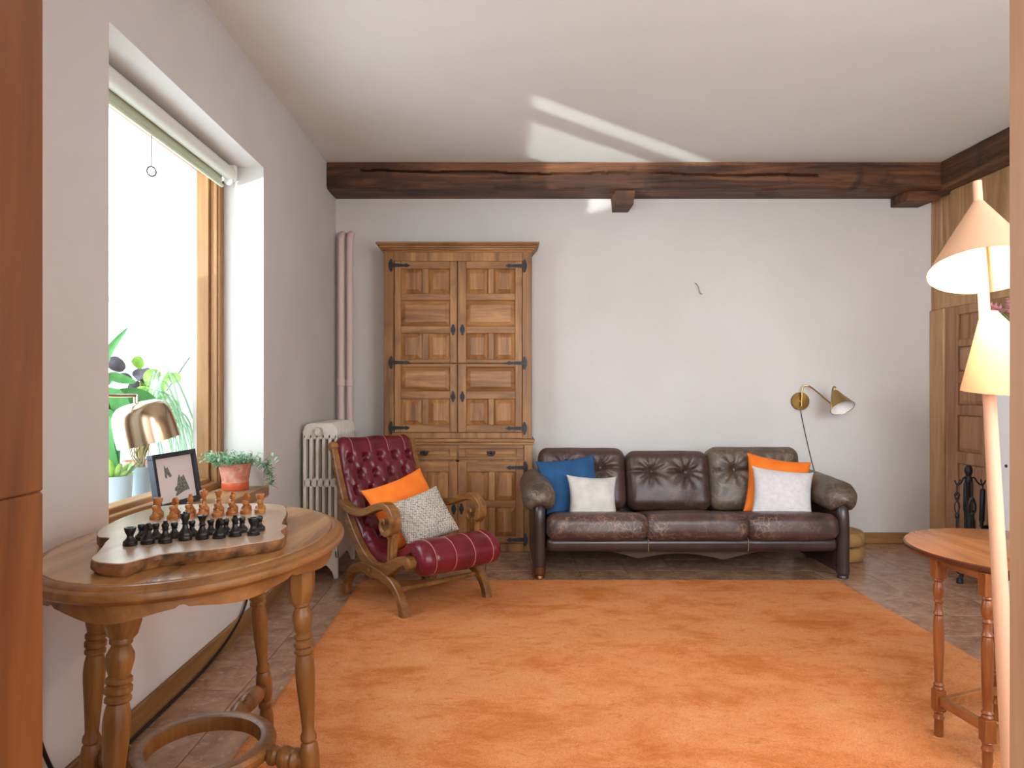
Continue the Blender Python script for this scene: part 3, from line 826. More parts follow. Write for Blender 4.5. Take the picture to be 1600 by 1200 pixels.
for sf in seams:
    for lo_, hi_ in ((0, .25), (TL-.40, TL-.02)):
        pts = []
        for i in range(NP):
            if lo_ <= cum[i] <= hi_:
                q, n = pad_pt(i, va+(vb-va)*sf); q = q+n*.0012
                pts.append((q.x, va+(vb-va)*sf, q.y))
        bm = NB(); tube(bm, pts, .0022, 6); obj('seam', bm, M_seam, padO, local=True)
for (bs, bf) in btn:
    i = min(range(NP), key=lambda k: abs(cum[k]-bs)); q, n = pad_pt(i, va+(vb-va)*bf)
    bm = NB(); lathe(bm, [(.0075, 0), (.0065, .004), (.003, .006), (0, .0065)], along((q.x, va+(vb-va)*bf, q.y), (q.x+n.x, va+(vb-va)*bf, q.y+n.y)), 10)
    obj('button', bm, M_red, padO, local=True)

# ================================================================= PILLOWS
def pillow(bm, w_, h_, t_, M, n=30, seed=1, pinch=.10, wr=.006):
    for s in (-1, 1):
        g = []
        for i in range(n+1):
            row = []
            for j in range(n+1):
                x = math.sin((-1+2*i/n)*math.pi/2)*.45+.55*(-1+2*i/n); y = math.sin((-1+2*j/n)*math.pi/2)*.45+.55*(-1+2*j/n)
                k = (max(0, 1-abs(x)**2.6)*max(0, 1-abs(y)**2.6))**.55
                px = x*(1-pinch*(1-y*y)*abs(x)**3); py = y*(1-pinch*(1-x*x)*abs(y)**3)
                wv = wr*noise.noise(Vector((x*2.6+seed*9, y*2.6, s*3)))*(1 if k > .05 else .3)
                wv += wr*.9*math.sin((abs(x)-abs(y))*14+seed)*max(0, abs(x*y)-.25)*k
                row.append((Vector((px*w_/2, s*(-1)*(t_/2*k+.0015)+wv, py*h_/2))))
            g.append(row)
        V = [[bm.verts.new(M @ p_) for p_ in row] for row in g]
        for i in range(n):
            for j in range(n): bm.faces.new((V[i][j], V[i+1][j], V[i+1][j+1], V[i][j+1]))
    bmesh.ops.remove_doubles(bm, verts=bm.verts[:], dist=.0045)
def place_pillow(c, w_, h_, t_, yaw, tilt, psi, mat, label, seed, group=None, pinch=.1):
    M = Matrix.Translation(c) @ Matrix.Rotation(R(yaw), 4, 'Z') @ Matrix.Rotation(R(-tilt), 4, 'X') @ Matrix.Rotation(R(psi), 4, 'Y')
    bm = NB(); pillow(bm, w_, h_, t_, M, seed=seed, pinch=pinch)
    return solo('cushion', bm, mat, label, 'cushion', c, group, smooth=70)
place_pillow((.455, 4.51, .505), .39, .39, .12, 4, 24, -7, M_blue, 'blue velvet cushion leaning against the left end of the sofa back', 1)
place_pillow((.578, 4.36, .452), .32, .29, .12, 6, 22, 3, M_greyp, 'small grey linen cushion in front of the blue cushion on the sofa', 2, pinch=.13)
place_pillow((1.785, 4.52, .50), .40, .40, .12, -6, 22, 9, M_orange, 'orange cushion on the right seat of the brown sofa', 3)
place_pillow((1.765, 4.39, .470), .37, .33, .13, -8, 22, 6, M_greyp2, 'pale grey square cushion in front of the orange cushion on the sofa', 4)
place_pillow((-.50, 3.83, .475), .40, .38, .11, 34, 30, -16, M_orange, 'orange cushion lying on the red leather armchair', 5)
place_pillow((-.395, 3.66, .46), .31, .27, .11, 26, 32, -17, M_weave, 'knitted beige wool cushion in front of the orange one on the armchair', 6, pinch=.08)

# ================================================================= SOFA
so = thing('sofa', 'three-seat brown leather sofa with scuffed cushions against the back wall', 'sofa', (1.14, 4.55, 0))
def arm_pad(bm, xc, sgn):
    n = 26; seg = 28; rings = []
    for i in range(n+1):
        t = i/n; y = 4.145+t*.62
        f = math.sin(min(1, t/.16)*math.pi/2)**.7 if t < .16 else (1 if t < .9 else max(.3, math.cos((t-.9)/.1*math.pi/2*.8)))
        rx, rz = .103*max(.12, f), .10*max(.12, f); ring = []
        zc = .472+.03*t
        for k in range(seg):
            a = 2*math.pi*k/seg; x = math.cos(a)*rx; z = math.sin(a)*rz
            # saddle: a notch underneath over the side panel
            if z < 0 and abs(x) < .05: z += .05*max(f, .1)*(1-(x/.05)**2)
            d = .004*noise.noise(Vector((x*14, y*12, z*14+sgn)))+.003*math.sin(a*9)*max(0, 1-t/.25)
            ring.append(bm.verts.new((xc+x*(1+d*8), y, zc+z*(1+d*8))))
        rings.append(ring)
    for a, b_ in zip(rings, rings[1:]):
        for k in range(seg): bm.faces.new((a[k], a[(k+1) % seg], b_[(k+1) % seg], b_[k]))
    bm.faces.new(rings[0]); bm.faces.new(rings[-1])
for sgn, xc in ((-1, .24), (1, 2.05)):
    bm = NB(); rbox(bm, (.034, .335, .20), .032, 12, Matrix.Translation((xc, 4.53, .225)))
    pn = obj('side_panel', bm, M_sofad, so)
    bm = NB(); tube(bm, crom([(xc, 4.20, .065), (xc, 4.20, .25), (xc, 4.205, .38), (xc, 4.235, .43), (xc, 4.30, .44)], 6), .036, 16); obj('front_post', bm, M_sofad, so)
    bm = NB(); lathe(bm, [(.028, 0), (.033, .006), (.030, .02), (.038, .03), (.0385, .07)], Matrix.Translation((xc, 4.20, .0)), 20)
    obj('foot', bm, M_copper if sgn < 0 else M_sofad, so, label='copper-coloured foot cap' if sgn < 0 else None)
    bm = NB(); arm_pad(bm, xc, sgn); obj('armrest', bm, M_sofaw, so, smooth=70)
# seat cushions
def seat_def(seed):
    def f(P, u):
        x, y, z = u
        P = P.copy()
        P.z += .014*(1-x*x)*(1-y*y)*(1 if z > 0 else 0)
        P.y -= .014*(1-x*x)*max(0, -y)**2
        P += Vector((1, 1, 1))*.004*noise.noise(Vector((P.x*7+seed, P.y*9, P.z*9)))
        if z > .4: P.z += .0035*noise.noise(Vector((P.x*22+seed, P.y*10, 3)))
        return P
    return f
for k, (xa, xb) in enumerate(((.278, .889), (.866, 1.486), (1.463, 2.014))):
    bm = NB(); rbox(bm, ((xb-xa)/2, .33, .079), .060, 18, Matrix.Translation(((xa+xb)/2, 4.455, .268)) @ Matrix.Rotation(R(-8.5), 4, 'X'), seat_def(k*5))
    obj('seat_cushion', bm, M_sofa, so, smooth=70)
bm = NB()
def front_def(P, u):
    P = P.copy()
    for xs in (-.27, .325):
        P.y += .005*math.exp(-((P.x-xs)/.006)**2)
    return P
rbox(bm, (.865, .05, .042), .036, 40, Matrix.Translation((1.145, 4.215, .203)), front_def)
box(bm, .30, 1.99, 4.25, 4.82, .168, .176)
obj('front_rail', bm, M_sofad, so, smooth=70)
# back cushions with buttons
def back_def(hx, hz, btns, seed, crease_z):
    def f(P, u):
        x, y, z = u; P = P.copy()
        if y < 0:
            fr = max(0, -y)
            P.y -= .022*(1-x*x)*(1-z*z)*fr
            for bx, bz in btns:
                dx, dz = P.x-bx, P.z-bz; r_ = math.hypot(dx, dz); a = math.atan2(dz, dx)
                P.y += fr*(.032*math.exp(-(r_/.03)**2)+.012*math.exp(-(r_/.09)**2)+.0085*math.cos(a*9+seed)*math.exp(-((r_-.05)/.05)**2))
            if btns:
                P.y += fr*.013*math.exp(-((P.z-crease_z)/.009)**2)
        P.y += .006*noise.noise(Vector((P.x*8+seed, P.z*8, 1)))
        P.x += .005*noise.noise(Vector((P.z*6, seed, 2))); P.z += .006*noise.noise(Vector((P.x*5+seed, 4, seed)))*(1 if z > 0 else 0)
        return P
    return f
for k, (xa, xb, zt, mt, bt) in enumerate(((.262, .842, .722, M_sofab, [(-.11, .07), (.12, .07)]), (.846, 1.402, .702, M_sofab, [(-.11, .055), (.115, .05)]), (1.396, 2.008, .728, M_sofaw, [(-.14, .055), (.12, .05)]))):
    hx = (xb-xa)/2; zb = .315; hz = (zt-zb)/2/.97
    M = Matrix.Translation(((xa+xb)/2, 4.74, zb+hz*.98)) @ Matrix.Rotation(R(-14), 4, 'X')
    bm = NB(); rbox(bm, (hx, .095, hz), .065, 50, M, back_def(hx, hz, bt, k*3.1, bt[0][1]))
    bc = obj('back_cushion', bm, mt, so, smooth=70)
    for bx, bz in bt:
        bm = NB(); lathe(bm, [(.010, 0), (.009, .004), (.004, .006), (0, .0065)], M @ Matrix.Translation((bx, -.071, bz)) @ Matrix.Rotation(R(90), 4, 'X'), 12)
        obj('button', bm, mt, bc)
for xs in (.883, 1.474):
    bm = NB(); tube(bm, crom([(xs, 4.185, .244), (xs, 4.166, .235), (xs, 4.1635, .205), (xs, 4.166, .172), (xs, 4.185, .163)], 4), .0022, 6); obj('seam', bm, plain('pale_seam', rgb(140, 112, 96), .6), so)
bm = NB(); rbox(bm, (.87, .055, .26), .04, 10, Matrix.Translation((1.145, 4.93, .40)) @ Matrix.Rotation(R(-8), 4, 'X')); obj('back_frame', bm, M_sofad, so, smooth=60)
# scalloped apron
bm = NB(); poly = [(.285, .175)]
def scal(x):
    pts = ((.285, .155), (.84, .105), (1.355, .098), (2.008, .155))
    for (a, za), (b_, zb) in zip(pts, pts[1:]):
        if a <= x <= b_:
            t = (x-a)/(b_-a); return za*(1-t)+zb*t+.035*math.sin(math.pi*t)
    return .15
low = [(.285+(2.008-.285)*i/60, 0) for i in range(61)]
poly = [(x, scal(x)) for x, _ in low]+[(2.008, .18), (.285, .18)]
prism(bm, poly, -4.27, -4.25, Matrix.Rotation(R(90), 4, 'X'))
obj('apron', bm, M_suede, so)
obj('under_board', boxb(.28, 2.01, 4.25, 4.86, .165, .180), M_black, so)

# pouf
pf = thing('pouf', 'two stacked round tan velour floor cushions behind the right end of the sofa', 'pouf', (2.245, 4.72, 0))
for k, z in enumerate((0, .098)):
    bm = NB(); prof_ = [(0, 0), (.15, 0), (.175, .008), (.186, .03), (.188, .05), (.184, .072), (.172, .09), (.15, .096), (0, .099)]
    lathe(bm, prof_, Matrix.Translation((2.245, 4.72, z)), 40)
    obj('round_pad', bm, M_pouf, pf)

# ================================================================= WALL LAMP
sc_ = thing('wall_lamp', 'brass swing-arm wall lamp with a conical shade above the sofa', 'lamp', (2.196, BY, 1.04))
bm = NB(); lathe(bm, [(.064, 0), (.066, .003), (.066, .018), (.063, .022), (0, .022)], Matrix.Translation((2.196, BY, 1.04)) @ Matrix.Rotation(R(90), 4, 'X'), 40); obj('wall_plate', bm, M_brass, sc_)
yl = BY-.04
arm = crom([(2.196, yl, 1.005), (2.198, yl, 1.08), (2.200, yl, 1.13), (2.215, yl-.005, 1.155), (2.245, yl-.02, 1.148), (2.285, yl-.06, 1.105), (2.325, yl-.10, 1.055), (2.355, yl-.13, 1.022), (2.37, yl-.15, 1.02), (2.385, yl-.165, 1.035)], 6)
bm = NB(); tube(bm, arm, .0055, 10); lathe(bm, [(.008, 0), (.008, .022)], Matrix.Translation((2.196, BY-.02, 1.04)) @ Matrix.Rotation(R(90), 4, 'X'), 12)
obj('arm', bm, M_brass, sc_)
# shade: apex top-left, opening down-right and towards the viewer
apx = Vector((2.352, yl-.17, 1.112)); ax = Vector((.12, -.58, -.80)).normalized()
M = along(apx, apx+ax)
bm = NB(); lathe(bm, [(.013, -.004), (.022, 0), (.026, .008), (.084, .142), (.0825, .142), (.024, .010), (0, .006)], M, 40, cap=False)
shd = obj('shade', bm, M_brass, sc_)
bm = NB(); lathe(bm, [(.0800, .1405), (.0235, .012)], M, 40, cap=False); obj('shade_lining', bm, plain('white_shade_lining', rgb(236, 232, 228), .6), sc_)
bm = NB(); tube(bm, crom([apx+Vector((-.006, .02, -.06)), apx+Vector((-.010, .012, -.01)), apx+Vector((-.006, .004, .03)), apx+Vector((.008, 0, .028)), apx+Vector((.014, -.002, -.004))], 5), .0055, 8); obj('shade_bracket', bm, M_brass, sc_)
bm = NB(); tube(bm, crom([(2.20, BY-.012, .98), (2.215, BY-.008, .90), (2.255, BY-.006, .72), (2.30, BY-.006, .54), (2.34, BY-.008, .41), (2.35, BY-.01, .2), (2.36, BY-.02, .09)], 6), .003, 6); obj('cable', bm, M_black, sc_)
obj('switch', boxb(2.333, 2.362, BY-.03, BY-.002, .36, .43, bev=.004), M_black, sc_)
bm = NB(); tube(bm, crom([(1.432, BY, 1.905), (1.438, BY-.02, 1.895), (1.452, BY-.022, 1.87), (1.462, BY-.02, 1.835), (1.478, BY-.024, 1.82)], 5), .0025, 6)
solo('wall_hook', bm, M_wire, 'thin bent wire hook left in the bare back wall above the sofa', 'hook', (1.45, BY, 1.87))

# ================================================================= OVAL TABLE (left)
TC = Vector((-.752, 1.80, 0)); TA, TB, TH = .338, .49, .75
tb = thing('oval_table', 'oval wooden side table with turned legs and a ring stretcher under the window', 'table', (TC.x, TC.y, 0))
def ell(a, b_, z, n=96): return [(TC.x+a*math.cos(2*math.pi*k/n), TC.y+b_*math.sin(2*math.pi*k/n), z) for k in range(n)]
def loft(bm, rings, cap=True):
    V = [[bm.verts.new(p_) for p_ in r_] for r_ in rings]; n = len(V[0])
    for a, b_ in zip(V, V[1:]):
        for k in range(n): bm.faces.new((a[k], a[(k+1) % n], b_[(k+1) % n], b_[k]))
    if cap: bm.faces.new(V[0][::-1]); bm.faces.new(V[-1])
bm = NB(); loft(bm, [ell(TA-d, TB-d, z) for d, z in ((.05, TH-.02), (.032, TH-.02), (.032, TH-.0015), (.034, TH))])
obj('top_panel', bm, M_tabtop, tb)
bm = NB(); loft(bm, [ell(TA-d, TB-d, z) for d, z in ((.06, TH-.038), (.020, TH-.038), (.016, TH-.035), (.006, TH-.032), (.000, TH-.026), (-.001, TH-.019), (.002, TH-.013), (.008, TH-.010), (.012, TH-.0095), (.014, TH-.007), (.020, TH-.003), (.027, TH-.001), (.031, TH-.002), (.032, TH-.006))], cap=False)
obj('rim', bm, M_tabrim, tb)
# scalloped apron
bm = NB(); n = 240; rings = []
for k in range(n):
    a = 2*math.pi*k/n; x, y = math.cos(a), math.sin(a)
    q = (a/(math.pi/2)) % 1.0
    s = abs(q-.5)*2                                           # 1 at the legs, 0 halfway
    if s > .45: dz = .018+.020*(.5+.5*math.cos(math.pi*min(1, (1-s)/.55)))
    else: dz = .018+.014*(.5+.5*math.cos(math.pi*s/.45))
    dz -= .008*max(0, 1-abs(s-.45)/.05)
    for_r = []
    for d, z in ((.030, TH-.036), (.030, TH-.038-dz), (.050, TH-.038-dz), (.050, TH-.036)):
        for_r.append(bm.verts.new((TC.x+(TA-d)*x, TC.y+(TB-d)*y, z)))
    rings.append(for_r)
for k in range(n):
    a, b_ = rings[k], rings[(k+1) % n]
    for i in range(4): bm.faces.new((a[i], b_[i], b_[(i+1) % 4], a[(i+1) % 4]))
obj('apron', bm, M_tabrim, tb)
LEGP = [(0,.030),(.05,.031),(.085,.029),(.10,.022),(.11,.027),(.122,.027),(.13,.022),(.14,.026),(.152,.026),(.16,.021),(.185,.031),(.205,.032),(.23,.028),(.25,.024),(.258,.030),(.27,.030),(.277,.025),(.285,.031),(.30,.031),(.308,.025),(.316,.030),(.326,.030),(.333,.024),(.36,.029),(.39,.031),(.43,.030),(.50,.0255),(.57,.021),(.615,.019),(.63,.025),(.645,.026),(.655,.020),(.665,.026),(.70,.030),(.76,.030),(.80,.023),(.81,.027),(.83,.027),(.84,.021),(.88,.027),(.95,.024),(1,.018)]
legs = [((-.80, 1.50), (-.80, 1.43), .88), ((-1.0, 1.76), (-1.03, 1.76), .82), ((-.735, 2.10), (-.735, 2.24), .80), ((-.497, 1.75), (-.462, 1.755), .78)]
def leg_at(i, z):
    (ax_, ay), (bx, by), _ = legs[i]; t = 1-z/.69
    return Vector((ax_+(bx-ax_)*t, ay+(by-ay)*t, z))
for i, (a, b_, sc) in enumerate(legs):
    p0 = Vector((a[0], a[1], .69)); p1 = Vector((b_[0], b_[1], .013 if b_[0] > -.81 else 0)); L = (p1-p0).length
    bm = NB(); lathe(bm, [(r_*sc, t*L) for t, r_ in LEGP], along(p0, p1), 24)
    q = leg_at(i, .645); lathe(bm, [(.020, .590), (.031*sc**.5, .600), (.040*sc**.5, .628), (.041*sc**.5, .66), (.038*sc**.5, .70)], Matrix.Translation((q.x, q.y, 0)) @ Matrix.Rotation(R(22.5), 4, 'Z'), 8)
    obj('leg', bm, M_tab, tb)
RCZ = .205
bm = NB(); ring_p = [(-.028, -.02), (-.03, 0), (-.026, .016), (-.01, .022), (.006, .018), (.012, .008), (.010, -.008), (0, -.02)]
V = []; RC = Vector((-.755, 1.80)); RR = .165
for k in range(72):
    a = 2*math.pi*k/72; V.append([bm.verts.new((RC.x+(RR+d)*math.cos(a), RC.y+(RR+d)*math.sin(a), RCZ+z)) for d, z in ring_p])
for k in range(72):
    for i in range(8): bm.faces.new((V[k][i], V[(k+1) % 72][i], V[(k+1) % 72][(i+1) % 8], V[k][(i+1) % 8]))
obj('ring_stretcher', bm, M_tab, tb)
for i in range(4):
    e = leg_at(i, RCZ-.01); d = Vector((e.x-RC.x, e.y-RC.y, 0)).normalized(); s0 = Vector((RC.x, RC.y, RCZ))+d*(RR-.005)
    L = (e-s0).length
    bm = NB(); lathe(bm, [(.014, 0), (.016, .12*L), (.024, .2*L), (.024, .28*L), (.018, .34*L), (.026, .4*L), (.028, .5*L), (.024, .62*L), (.028, .68*L), (.026, .74*L), (.017, .8*L), (.016, L)], along(s0, e), 18)
    obj('stretcher', bm, M_tab, tb)

# chess board slab
BZ0, BZ1 = TH+.001, .779
OUT = [(-.942, 1.651), (-.903, 1.629), (-.886, 1.587), (-.847, 1.487), (-.829, 1.432), (-.804, 1.404), (-.783, 1.393), (-.745, 1.388), (-.724, 1.409), (-.731, 1.467), (-.715, 1.499), (-.669, 1.481), (-.642, 1.505), (-.606, 1.523), (-.562, 1.564), (-.515, 1.608), (-.501, 1.644), (-.53, 1.71), (-.535, 1.776), (-.555, 1.80), (-.574, 1.881), (-.593, 1.963), (-.636, 2.078), (-.686, 2.113), (-.763, 2.125), (-.884, 2.113), (-.992, 2.078), (-1.012, 1.919), (-.985, 1.75)]
OUT[8:12] = [(-.728, 1.418), (-.716, 1.448), (-.700, 1.474), (-.672, 1.487)]
oc = crom([(a, b_, 0) for a, b_ in OUT], 5, closed=True)
cen = Vector((sum(p_.x for p_ in oc)/len(oc), sum(p_.y for p_ in oc)/len(oc), 0))
def offs(d, z, wob=0):
    out = []
    n_ = len(oc)
    for i, p_ in enumerate(oc):
        t = (oc[(i+1) % n_]-oc[i-1]).normalized(); nrm = Vector((t.y, -t.x, 0))
        k = d+wob*noise.noise(Vector((p_.x*30, p_.y*30, z*90)))
        out.append((p_.x+nrm.x*k, p_.y+nrm.y*k, z))
    return out
bm = NB(); loft(bm, [offs(-.006, BZ0), offs(.0, BZ0+.008, .006), offs(.002, BZ0+.018, .006), offs(.001, BZ1-.002, .003)], cap=True)
sl = thing('chessboard', 'live-edged wooden slab used as a chessboard on the oval table', 'board', (cen.x, cen.y, BZ0))
obj('live_edge', bm, M_bark, sl)
bm = NB(); prism(bm, [(p_[0], p_[1]) for p_ in offs(-.0005, 0)], BZ1-.0022, BZ1)
obj('slab_top', bm, M_slab, sl, smooth=0)

# chess pieces: base profile then a head for each kind
def base_p(r, h): return [(r*.97, 0), (r, .001), (r, h*.14), (r*.93, h*.16), (r, h*.18), (r*.98, h*.24), (r*.80, h*.30), (r*.62, h*.36)]
def piece_bm(kind, r, h):
    bm = NB(); P = base_p(r, h)
    if kind == 'pawn': P += [(r*.42, h*.46), (r*.38, h*.56), (r*.62, h*.60), (r*.42, h*.64), (r*.56, h*.74), (r*.60, h*.83), (r*.48, h*.94), (0, h)]
    if kind == 'rook': P += [(r*.48, h*.46), (r*.46, h*.56), (r*.60, h*.66), (r*.76, h*.80), (r*.86, h*.97), (r*.82, h), (r*.56, h), (r*.54, h*.94), (0, h*.93)]
    if kind == 'bishop': P += [(r*.40, h*.48), (r*.38, h*.56), (r*.66, h*.60), (r*.42, h*.64), (r*.50, h*.72), (r*.56, h*.79), (r*.40, h*.88), (r*.26, h*.91), (r*.36, h*.95), (r*.26, h*.99), (0, h)]
    if kind == 'queen': P += [(r*.42, h*.46), (r*.40, h*.54), (r*.68, h*.57), (r*.44, h*.61), (r*.38, h*.70), (r*.60, h*.86), (r*.80, h*.95), (r*.74, h*.97), (r*.4, h*.96), (r*.22, h*.985), (0, h)]
    if kind == 'king': P += [(r*.42, h*.44), (r*.38, h*.54), (r*.64, h*.57), (r*.42, h*.60), (r*.44, h*.66), (r*.66, h*.76), (r*.72, h*.90), (r*.66, h*.93), (r*.34, h*.94), (r*.30, h*.985), (0, h)]
    if kind == 'knight': P += [(r*.52, h*.44), (r*.44, h*.48), (0, h*.48)]
    lathe(bm, P, seg=20)
    if kind == 'knight':
        poly = [(-.55, .45), (.45, .45), (.50, .62), (.36, .70), (.78, .66), (.92, .76), (.70, .90), (.30, .98), (.12, 1.0), (-.05, .96), (-.42, .86), (-.60, .66)]
        prism(bm, [(a*r*.95, b_*h) for a, b_ in poly], -r*.36, r*.36, Matrix.Rotation(R(90), 4, 'X'), r*.1)
    return bm
proto = {}
def chess(kind, colour, x, y, r, h, label, group, rot=0):
    key = (kind, colour, round(r, 4), round(h, 4))
    if key in proto:
        o = dup(proto[key])
    else:
        o = obj('chess_'+kind, piece_bm(kind, r, h), M_bchess if colour == 'black' else M_wchess, None, smooth=40); proto[key] = o
    o.location = (x, y, BZ1); o.rotation_euler = (0, 0, rot)
    o['label'] = label; o['category'] = 'chess piece'; o['group'] = group
BF = [(-.812, 1.549), (-.782, 1.567), (-.747, 1.575), (-.716, 1.605), (-.682, 1.617), (-.647, 1.626), (-.618, 1.647), (-.580, 1.661)]
kinds = ['rook', 'knight', 'bishop', 'king', 'queen', 'knight', 'bishop', 'rook']
hb = [.040, .046, .050, .066, .056, .046, .050, .041]
lb = ['squat black rook at the near left end of the front black row', 'black knight beside the squat rook at the left of the front black row',
      'slim black bishop between the black knight and the tall black king', 'tallest black piece, the king, in the middle of the front black row',
      'black queen with a wide flared crown just right of the black king', 'black knight with a slanted top, right of the black queen',
      'slim black bishop second from the right end of the front black row', 'flared black rook at the right end of the front black row']
for k, ((x, y), kd, h) in enumerate(zip(BF, kinds, hb)):
    chess(kd, 'black', x, y, .0148, h, lb[k], 'black chess pieces', R(-30))
nb = ['left rook', 'left knight', 'left bishop', 'king', 'queen', 'right knight', 'right bishop', 'right rook']
BP = [(-.817, 1.607), (-.789, 1.618), (-.752, 1.630), (-.721, 1.652), (-.683, 1.667), (-.650, 1.674), (-.619, 1.695), (-.583, 1.712)]
for k, (x, y) in enumerate(BP):
    chess('pawn', 'black', x, y, .0135, .038, 'black pawn standing directly behind the black %s' % nb[k], 'black chess pieces')
WF = [(-.912, 1.866), (-.866, 1.866), (-.832, 1.884), (-.802, 1.900), (-.765, 1.909), (-.734, 1.930), (-.703, 1.950), (-.667, 1.962)]
hw = [.050, .052, .058, .070, .066, .058, .052, .046]
kw = ['rook', 'knight', 'bishop', 'king', 'queen', 'bishop', 'knight', 'rook']
lw = ['leftmost', 'second', 'third', 'fourth', 'fifth', 'sixth', 'seventh', 'rightmost']
for k, (x, y) in enumerate(WF):
    chess('pawn', 'white', x, y, .0142, .037, '%s pale wooden pawn from the left in the row facing the black pieces' % lw[k] if 0 < k < 7 else '%s pale wooden pawn in the row facing the black pieces' % lw[k], 'pale wooden chess pieces')
nw = ['leftmost', 'second', 'third', 'fourth', 'fifth', 'sixth', 'seventh', 'rightmost']
for k, (x, y) in enumerate(WF):
    chess(kw[k], 'white', x-.012, y+.040, .0148, hw[k], 'pale wooden %s in the back row behind the %s pale pawn' % (kw[k], nw[k]), 'pale wooden chess pieces', R(-30))

# ================================================================= SMALL TABLE (right)
SC = Vector((1.685, 2.25)); SA, SB_, SH = .335, .362, .61
st = thing('small_table', 'small round-ended wooden gateleg table with turned legs at the right edge', 'table', (SC.x, SC.y, RZ))
def ell2(d, z, n=72): return [(SC.x+(SA-d)*math.cos(2*math.pi*k/n), SC.y+(SB_-d)*math.sin(2*math.pi*k/n), z) for k in range(n)]
bm = NB(); loft(bm, [ell2(.012, SH-.022), ell2(.004, SH-.02), ell2(0, SH-.014), ell2(0, SH-.006), ell2(.003, SH-.002)], cap=True)
obj('table_top_edge', bm, wood('small_table_edge_wood', rgb(60, 28, 18), rgb(98, 50, 32), rgb(120, 66, 44), 'Y', .8, .3), st)
bm = NB(); loft(bm, [ell2(.004, SH-.0018), ell2(.004, SH-.0006), ell2(.006, SH)], cap=True); obj('table_top', bm, M_tab2top, st)
TURN = [(.115, 0.0125), (.13, 0.0164), (.14, 0.0117), (.165, 0.0156), (.19, 0.0172), (.215, 0.0156), (.235, 0.0109), (.25, 0.0156), (.258, 0.0109), (.30, 0.0113), (.318, 0.0164), (.328, 0.0117), (.345, 0.0148), (.40, 0.0160), (.55, 0.0148), (.68, 0.0121), (.70, 0.0117), (.712, 0.0164), (.722, 0.0125), (.732, 0.0164), (.745, 0.0140)]
FOOT = [(.855, 0.0140), (.862, 0.0164), (.872, 0.0125), (.885, 0.0137), (.898, 0.0164), (.91, 0.0125), (.95, 0.0137), (.985, 0.0121), (.992, 0.0133), (1, 0.0117)]
for (x, y) in ((1.408, 2.255), (1.425, 2.055), (1.672, 2.36), (1.90, 2.16)):
    bm = NB(); Zt = SH-.022; Lh = Zt-RZ
    f = lambda t: Zt-t*Lh
    box(bm, x-.0175, x+.0175, y-.0175, y+.0175, f(.118), f(0), .002); box(bm, x-.016, x+.016, y-.016, y+.016, f(.858), f(.742), .002)
    lathe(bm, [(r_, f(t)) for t, r_ in TURN], Matrix.Translation((x, y, 0)), 20); lathe(bm, [(r_, f(t)) for t, r_ in FOOT], Matrix.Translation((x, y, 0)), 20)
    obj('leg', bm, M_tab2, st)
M_tab2y = wood('small_table_rail_wood', rgb(110, 60, 30), rgb(150, 92, 50), rgb(172, 112, 64), 'Y', .8, .3)
def bar(a, b_, z0, z1, wd, mat=M_tab2y, nm='stretcher'):
    a, b_ = Vector((a[0], a[1], 0)), Vector((b_[0], b_[1], 0)); d = (b_-a); L = d.length; ang = math.atan2(d.y, d.x)
    bm = NB(); box(bm, 0, L, -wd/2, wd/2, z0, z1, .002); bm.transform(Matrix.Translation(a) @ Matrix.Rotation(ang, 4, 'Z')); obj(nm, bm, mat, st)
zs = RZ+.20*(SH-RZ)
bar((1.408, 2.235), (1.425, 2.076), zs-.015, zs+.015, .02); bar((1.445, 2.06), (1.88, 2.15), zs-.03, zs+.004, .02); bar((1.672, 2.34), (1.89, 2.18), zs-.015, zs+.015, .02)
bar((1.43, 2.262), (1.655, 2.352), zs-.03, zs, .02)
bar((1.408, 2.235), (1.425, 2.076), SH-.048, SH-.022, .018, nm='apron_rail'); bar((1.445, 2.06), (1.88, 2.15), SH-.048, SH-.022, .018, nm='apron_rail'); bar((1.43, 2.262), (1.655, 2.352), SH-.048, SH-.022, .018, nm='apron_rail'); bar((1.672, 2.34), (1.89, 2.18), SH-.048, SH-.022, .018, nm='apron_rail')

# ================================================================= FLOOR LAMP
LY = 1.85
fl_ = thing('floor_lamp', 'cream floor lamp with two cone shades on a slanted pole, switched on', 'lamp', (1.349, LY, RZ))
P0, P1 = Vector((1.349, LY, RZ+.015)), Vector((1.256, LY, 1.67))
pt = lambda z: P0+(P1-P0)*((z-P0.z)/(P1.z-P0.z))
bm = NB(); tube(bm, [pt(z) for z in (.02, .4, .8, 1.2, 1.5, 1.67)], [.0205, .0195, .0175, .0145, .0118, .0105], 20); obj('pole', bm, M_stem, fl_)
bm = NB(); lathe(bm, [(.13, 0), (.133, .004), (.13, .012), (.02, .018), (0, .018)], Matrix.Translation((1.349, LY, RZ)), 40); obj('base', bm, M_stem, fl_)
ax = Vector((-.026, -.060, -.185)); apx = pt(1.613); Lc = ax.length+.006; ax.normalize()
Mc = along(apx, apx+ax)
bm = NB(); lathe(bm, [(.0135, 0), (.127, Lc), (.1255, Lc), (.0125, .004)], Mc, 56, cap=False); obj('upper_shade', bm, M_shade, fl_, smooth=60)
bulb_p = apx+ax*.15+Vector((-.030, -.012, 0))
bm = NB(); lathe(bm, [(0, -.024), (.014, -.02), (.022, -.008), (.024, .004), (.018, .017), (.010, .026), (.010, .046), (0, .046)], Matrix.Translation(bulb_p), 20); ub = obj('bulb', bm, M_bulb, fl_)
